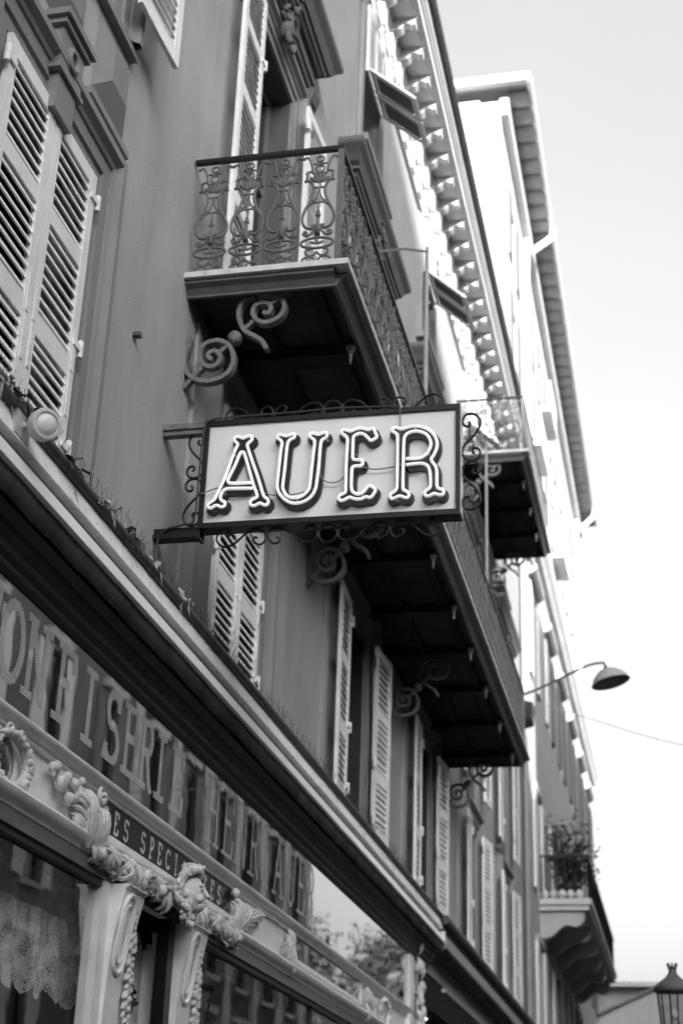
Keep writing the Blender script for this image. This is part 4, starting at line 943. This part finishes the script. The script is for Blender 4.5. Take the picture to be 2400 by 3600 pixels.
# street lamp on a bent arm
lam = root('street_lamp', (0, 25, 9.5), 'street lamp with grey dome shade on a thin bent arm from the facade', 'street lamp')
LY = 25.0
MB().tube(catmull([(.0, LY, 9.55), (.8, LY, 9.71), (1.6, LY, 10.06), (1.9, LY, 10.19), (2.12, LY, 10.22), (2.16, LY, 10.18), (2.17, LY, 10.12)], 5), .022, 8).build('arm', M_GUTTER, lam, True)
MB().box(0, .03, LY-.08, LY+.08, 9.35, 9.75).build('wall_plate', M_GUTTER, lam)
TL = Matrix.Rotation(math.radians(-14), 3, 'Y')
b = MB().lathe([(0, .20), (.07, .195), (.17, .155), (.27, .06), (.325, -.045), (.335, -.055), (.325, -.06), (.26, .035), (.16, .13), (0, .165)], (0, 0, 0), 28); tl(b, TL, (2.235, LY, 9.92)).build('shade', M_PIPE, lam, True)
b = MB().lathe([(0, .03), (.11, .028), (.29, -.035), (.312, -.055)], (0, 0, 0), 24); tl(b, TL, (2.235, LY, 9.915)).build('reflector', M_GUTTER, lam, True)
b = MB().lathe([(.03, .24), (.045, .17), (.05, .16)], (0, 0, 0), 10); tl(b, TL, (2.225, LY, 9.92)).build('socket', M_BLACK, lam, True)

# lantern post
ln = root('lantern', (3.03, 20, 0), 'dark square lantern with crowned cap and glass sides on a post', 'lantern')
LX, LYY = 3.04, 20.0
MB().lathe([(.11, 0), (.11, .5), (.06, .6), (.05, 2.9), (.07, 3.3), (.05, 3.4), (.16, 3.55)], (LX, LYY, 0), 12).build('post', M_BLACK, ln, True)
b = MB().lathe([(.235, 4.21), (.245, 4.24), (.235, 4.27), (.20, 4.30), (.15, 4.34), (.085, 4.39), (.055, 4.43), (.045, 4.47), (.06, 4.50), (.05, 4.52), (0, 4.525)], (LX, LYY, 0), 20); cap = b.build('cap', M_GUTTER, ln, True)
for k in range(8):
    a = 2*PI*k/8; MB().blob((LX+.058*math.cos(a), LYY+.058*math.sin(a), 4.535), .012, .012, .022, nu=6, nv=4).build('crown_point', M_GUTTER, cap, True)
for k in range(6):
    a = 2*PI*k/6+.3; MB().tube([(LX+.15*math.cos(a), LYY+.15*math.sin(a), 3.56), (LX+.205*math.cos(a), LYY+.205*math.sin(a), 4.21)], .011, 6).build('glazing_bar', M_BLACK, ln)
m = MB(); n = 6
for k in range(n):
    a, b_ = 2*PI*k/n+.3, 2*PI*(k+1)/n+.3
    m.add([(LX+.145*math.cos(a), LYY+.145*math.sin(a), 3.57), (LX+.145*math.cos(b_), LYY+.145*math.sin(b_), 3.57), (LX+.198*math.cos(b_), LYY+.198*math.sin(b_), 4.20), (LX+.198*math.cos(a), LYY+.198*math.sin(a), 4.20)], [(0, 1, 2, 3)])
m.build('glass', M_SHOPGLASS, ln)
MB().blob((LX, LYY, 3.95), .045, .045, .07).build('bulb', M_LENS, ln, True)

tag(MB().tube(catmull([(-.55, 36, 13.25), (1.15, 36, 12.665), (3.45, 36, 11.9), (7, 36, 11.2), (12, 36, 11.0)], 6), .014, 6).build('overhead_wire', M_PIPE, None, True), 'thin overhead wire sagging across the street against the sky', 'wire')

# ================================================================== tall building beyond
tb = root('tall_building', (0, 46, 0), 'tall pale building with deep tiled eaves rising beyond the grey one', 'building')
hl = []
for y in (35.2, 39.4, 43.5, 47.6, 51.8, 56):
    for z in (4.9, 8.35, 12.0-1.9+3.3): hl.append((y, y+1.2, z, z+2.3))
hl2 = [(y, y+1.2, z, z+2.2) for y in (35.2, 39.4, 43.5, 47.6, 51.8, 56) for z in (18.3, 21.9, 25.2)]
wall_holes(MB(), 33.0, 60, 0, 17.6, 0, -.9, hl).build('wall', M_FARWALL, tb)
wall_holes(MB(), 33.0, 60, 17.62, 29.0, -.35, -.9, hl2).build('upper_wall', M_WHITEWALL, tb)
MB().box(-10, -.902, 33.01, 33.3, 16.0, 29.1).build('gable_wall', M_WHITEWALL, tb); MB().box(-10, -.9, 59.7, 60, 0, 29).build('gable_wall', M_WHITEWALL, tb)
MB().box(-1.6, -1.5, 33.3, 59.7, 0, 29).build('inner_wall', M_ROOM, tb)
m = MB().prism([(-.34, 17.2), (.14, 17.2), (.18, 17.3), (.3, 17.45), (.3, 17.6), (-.34, 17.61)], 'y', 33.0, 60); m.build('string_course', M_WHITEWALL, tb)
rf = MB().box(-.36, -.12, 33.0, 61.5, 28.55, 29.1); rf.build('eaves_cove', M_WHITEWALL, tb)
m = MB(); m.hexa([(-10, 32.6, 29.36), (.5, 32.6, 29.36), (.5, 62, 29.36), (-10, 62, 29.36), (-10, 36, 33.5), (-3, 36, 31.2), (-3, 58, 31.2), (-10, 58, 33.5)]); roof = m.build('roof', M_TILE, tb)
TIL = MB(); n = 6
vs = []; 
for k in range(n+1): a = PI*k/n; vs += [(-.02, -.335*math.cos(a), -.02-.12*math.sin(a)), (.52, -.335*math.cos(a), -.02-.12*math.sin(a)), (-.02, -.36*math.cos(a), .03), (.52, -.36*math.cos(a), .03)]
fs = []
for k in range(n): a = k*4; b = a+4; fs += [(a, a+1, b+1, b), (a+1, a+3, b+3, b+1), (a+2, a, b, b+2)]
TIL.add(vs, fs); TILM = TIL.mesh('tile', M_TILE)
y = 33.0
while y < 61.6: inst(TILM, 'tile', roof, T(-.11, y+.37, 29.32)); y += .745
MB().tube([(.47, 32.6, 29.33), (.47, 62, 29.33)], .085, 8).build('gutter', M_WHITEP, tb, True)
MB().box(-10, .5, 32.55, 32.75, 29.28, 29.52).build('verge_board', M_WHITEWALL, tb)
for y in (39.5, 60.2): MB().tube(catmull([(.5, y, 29.3), (.5, y-.1, 28.95), (.3, y-.3, 28.6), (-.1, y-.7, 28.0), (-.24, y-.9, 27.5), (-.24, y-.9, 18)], 5), .10, 8).build('rain_pipe', M_WHITEP, tb, True)
SH = MB().box(0, .05, 0, .6, 0, 2.3)
for k in range(24): SH.box(.05, .058, .07, .53, .12+.09*k, .17+.09*k)
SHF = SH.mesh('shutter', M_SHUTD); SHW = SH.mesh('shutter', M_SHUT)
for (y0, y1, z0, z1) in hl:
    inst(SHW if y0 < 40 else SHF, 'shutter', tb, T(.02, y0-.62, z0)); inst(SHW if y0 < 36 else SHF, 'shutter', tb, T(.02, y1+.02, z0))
    MB().box(-.5, -.46, y0, y1, z0, z1).build('window', M_GLASS, tb)
    if z0 > 10: MB().prism([(0, z1+.25), (.12, z1+.28), (.2, z1+.36), (.22, z1+.48), (0, z1+.5)], 'y', y0-.45, y1+.45).build('window_hood', M_FARWALL, tb)
    else: MB().box(0, .08, y0-.2, y1+.2, z1+.05, z1+.2).build('lintel', M_FARWALL, tb)
for (y0, y1, z0, z1) in hl2:
    MB().box(-.8, -.76, y0, y1, z0, z1).build('window', M_GLASS, tb); inst(SHF, 'shutter', tb, T(-.34, y0-.62, z0)); inst(SHF, 'shutter', tb, T(-.34, y1+.02, z0))
for (y, z) in ((39.2, 21.7), (43.3, 25.0), (47.4, 21.7)):
    b = MB().box(-.35, .08, y-.3, y+1.8, z-.12, z).build('small_balcony', M_WHITEWALL, tb); m = MB()
    for k in range(12): m.box(.03, .055, y-.28+k*.185, y-.255+k*.185, z, z+.9)
    m.box(.02, .07, y-.3, y+1.8, z+.9, z+.94); m.build('railing', M_WHITEP, b)
# corbelled stone balcony
cb = MB().box(.0, 1.19, 36.0, 48.0, 8.22, 8.36).box(0, 1.14, 36.05, 47.95, 8.10, 8.218); cbs = cb.build('stone_balcony', M_WHITEWALL, tb)
COR = MB(); COR.prism([(0, -.60), (.12, -.62), (.28, -.56), (.42, -.42), (.55, -.33), (.68, -.32), (.82, -.36), (.9, -.33), (1.0, -.22), (1.0, 0), (0, 0)], 'y', -.20, .20); CORM = COR.mesh('corbel', M_FARWALL)
for k in range(6): inst(CORM, 'corbel', cbs, T(.0, 36.35+k*2.25, 8.099))
m = MB()
for k in range(110): m.tube([(1.12, 36.05+k*.108, 8.36), (1.12, 36.05+k*.108, 9.32)], .012, 4)
for k in range(11): m.tube([(.06+k*.1, 36.05, 8.36), (.06+k*.1, 36.05, 9.32)], .012, 4)
m.box(1.09, 1.15, 36.0, 48, 9.32, 9.36).box(0.02, 1.09, 36.02, 36.08, 9.32, 9.36); tag(m.build('railing', M_BLACK, cbs), kind='stuff')
for k in range(5): MB().lathe([(.06, 0), (.10, .06), (.10, .12), (.06, .2)], (.12+k*.2, 36.1, 8.365), 10).build('rosette', M_WHITEWALL, cbs, True)

# potted shrub on the stone balcony
def leaves(mb, centres, n, sz, r, spread):
    for k in range(n):
        c = Vector(r.choice(centres)); p = c+Vector((r.gauss(0, 1), r.gauss(0, 1), r.gauss(0, 1)))*spread
        d = Vector((r.uniform(-1, 1), r.uniform(-1, 1), r.uniform(-.6, .8))).normalized(); s = d.cross(Vector((r.uniform(-1, 1), r.uniform(-1, 1), 1))).normalized(); L = sz*r.uniform(.6, 1.3)
        mb.add([p, p+d*L*.5+s*L*.22, p+d*L, p+d*L*.5-s*L*.22], [(0, 1, 2, 3)])
r = random.Random(9)
sh = root('potted_shrub', (.62, 37.1, 8.36), 'dark leafy potted shrub spilling over the stone balcony railing', 'shrub')
MB().lathe([(.20, 0), (.27, .4), (.30, .42), (.30, .48), (.25, .48), (0, .44)], (.62, 37.1, 8.362), 14).build('pot', M_DKWOOD, sh, True)
m = MB(); tips = []
for k in range(16):
    a = r.uniform(0, 6.28); e = Vector((.62+.55*math.cos(a)*r.uniform(.3, 1), 37.1+.8*math.sin(a)*r.uniform(.3, 1), 9.2+r.uniform(-.2, 1.05))); m.tube(catmull([(.62, 37.1, 8.8), ((.62+e.x)/2, (37.1+e.y)/2, 9.05+r.uniform(0, .3)), e], 4), [.02]*8+[.008], 5); tips += [e, (e+Vector((.62, 37.1, 8.9)))/2]
m.build('branches', M_BARK, sh); m = MB(); leaves(m, tips, 1500, .13, r, .17); tag(m.build('foliage', M_LEAF, sh), kind='stuff')

# far house with tiled eaves
fh = root('tiled_house', (4, 62, 0), 'low far house with a scalloped tile eave at the end of the street', 'house')
MB().box(-2.0, 5.2, 60.4, 68, 0, 9.6).build('wall', M_FARWALL, fh)
m = MB(); m.hexa([(-2.4, 59.9, 9.62), (5.6, 59.9, 9.62), (5.6, 68.4, 9.62), (-2.4, 68.4, 9.62), (-2.4, 62.5, 9.98), (5.6, 62.5, 9.98), (5.6, 65, 9.98), (-2.4, 65, 9.98)]); rr = m.build('roof', M_TILE, fh)
t2 = MB(); vs = []
for k in range(7): a = PI*k/6; vs += [(-.12*math.cos(a), -.2, .13*math.sin(a)), (-.12*math.cos(a), 2.4, .13*math.sin(a)+.36)]
t2.add(vs, [(k*2, k*2+1, k*2+3, k*2+2) for k in range(6)]+[tuple(range(0, 14, 2))]); T2 = t2.mesh('tile', M_WHITEWALL)
for k in range(32): inst(T2, 'tile', rr, T(-2.3+k*.248, 59.95, 9.64))
lh = root('white_annex', (1.5, 58.6, 0), 'white annex with a sloping roof edge before the tiled house', 'house')
MB().prism([(-1.2, 0), (4.6, 0), (4.6, 9.75), (2.2, 9.35), (-.4, 8.25), (-1.2, 7.8)], 'y', 58.4, 60.2).build('wall', M_WHITEWALL, lh); MB().prism([(-1.3, 7.78), (2.2, 9.37), (2.2, 9.45), (-1.3, 7.87)], 'y', 58.2, 60.3).build('roof', M_TILE, lh)

# ================================================================== across the street: seen in the shop glass, plus unseen light blockers
XO = 12.0
def facing(y0, y1, H, rowz, spacing, label, m_, sh_):
    o = root('apartment_building', (XO, (y0+y1)/2, 0), label, 'building'); hh = []
    y = y0+1.6
    while y < y1-2.2:
        for z in rowz:
            if z+2.3 < H: hh.append((y, y+1.2, z, z+2.3))
        y += spacing
    hh = [h for h in hh if h[2] > 4]; wall_holes(MB(), y0, y1, 4.4, H, XO, XO+.3, hh).build('wall', m_, o); MB().box(XO-.12, XO+.3, y0, y1, 0, 4.398).build('shop_base', M_DKWOOD, o); MB().box(XO+.301, XO+9, y0, y0+.3, 0, H).build('end_wall', m_, o); MB().box(XO+.301, XO+9, y1-.3, y1, 0, H).build('end_wall', m_, o)  # base below the windows added dark to cut bounce light onto the facade
    MB().box(XO+.9, XO+1, y0+.3, y1-.3, 0, H).build('inner_wall', M_ROOM, o); MB().box(XO-.45, XO+9, y0, y1, H, H+.4).build('cornice', M_TRIM, o)
    if m_ is M_DARKWALL:
        for k in range(7): MB().box(XO-.1, XO-.002, y0+.2+k*3.6, y0+.85+k*3.6, 4.5, H-.1).build('pilaster_strip', M_WHITEWALL, o)
    for i, (a, b, z0, z1) in enumerate(hh):
        s_ = sh_ if 29 < a < 37 else SHF
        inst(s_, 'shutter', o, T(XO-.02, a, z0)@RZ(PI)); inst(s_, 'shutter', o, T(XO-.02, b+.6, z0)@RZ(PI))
        MB().box(XO+.14, XO+.16, a, b, z0, z1).build('window', M_GLASS, o); MB().box(XO-.14, XO-.001, a-.15, b+.15, z1+.2, z1+.42).build('window_hood', M_WHITEWALL, o); MB().box(XO-.12, XO-.001, a-.1, b+.1, z0-.16, z0-.02).build('sill', M_WHITEWALL, o)
SHO = SH.mesh('shutter', M_SHUT)
ROWS = (1.2, 4.9, 8.6, 12.1, 15.3)
facing(-36, 11.98, 10.0, ROWS, 4.3, 'lower grey block across from the first shuttered window', M_DIM, SHO)  # unseen low block, added to cut low sky light under the balcony
facing(12, 40.5, 21.0, ROWS, 4.1, 'tall cream apartment block facing the carved shopfront', M_DIM, SHO)
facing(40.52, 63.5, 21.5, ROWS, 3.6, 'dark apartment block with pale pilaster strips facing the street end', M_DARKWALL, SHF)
tag(MB().box(12.4, 60, -60, 11.9, .0, .13).build('plaza', M_PAVE), kind='structure')
cn = root('sun_blocker', (24, -48, 0), 'unseen building block added behind the camera to shade the lower facade', 'building')
MB().box(1.7, 50, -56, -40, 0, 27.8).build('wall', M_DIM, cn); MB().box(1.4, 50.3, -56.3, -39.6, 27.81, 28.3).build('cornice', M_TRIM, cn)  # invented block, sized to keep the sun off the lower facade
for k in range(9):
    for z in (5, 8.7, 12.3, 16, 19.4): MB().box(4+k*4.2, 5.2+k*4.2, -39.99, -39.9, z, z+2.2).build('window', M_GLASS, cn)
# wooded hill past the street end, mirrored in the glass
m = MB(); n = 16; vs = [(60, 150, 0)]; vs = []
for j in range(7):
    for k in range(24):
        a = 2*PI*k/24; rr_ = 1-j/6; vs.append((46+62*rr_*math.cos(a), 165+60*rr_*math.sin(a), 22*(1-rr_**2)))
fs = [(j*24+k, j*24+(k+1)%24, (j+1)*24+(k+1)%24, (j+1)*24+k) for j in range(6) for k in range(24)]
m.add(vs, fs); tag(m.build('hill', M_HILL, None, 'all'), kind='structure')
def tree(x, y, z, h, w, seed, label):
    r = random.Random(seed); t = root('tree', (x, y, z), label, 'tree', 'trees on the wooded hill')
    m = MB(); tips = []; m.tube(catmull([(x, y, z-.6), (x+r.uniform(-.2, .2), y, z+h*.25), (x+r.uniform(-.4, .4), y, z+h*.55)], 4), [.3]*4+[.22]*4+[.14], 7)
    for k in range(13):
        a = r.uniform(0, 6.28); e = Vector((x+w*math.cos(a)*r.uniform(.3, 1), y+w*math.sin(a)*r.uniform(.3, 1), z+h*r.uniform(.42, 1))); s = Vector((x, y, z+h*r.uniform(.25, .5))); m.tube([s, (s+e)/2+Vector((0, 0, .3)), e], [.09, .06, .03], 5); tips += [e, s*.3+e*.7]
    m.build('trunk', M_BARK, t); m = MB(); leaves(m, tips, 900, .8, r, w*.26); tag(m.build('crown', M_LEAF, t), kind='stuff')
r = random.Random(4)
for k in range(16):
    y = 116+r.uniform(0, 24); x = 12+k*2.2+r.uniform(-1, 1); z = max(0, 22*(1-((x-46)/62)**2-((y-165)/60)**2))
    tree(x, y, z, r.uniform(7, 11), r.uniform(2.6, 4), 50+k, 'leafy green tree on the wooded hill past the street end')
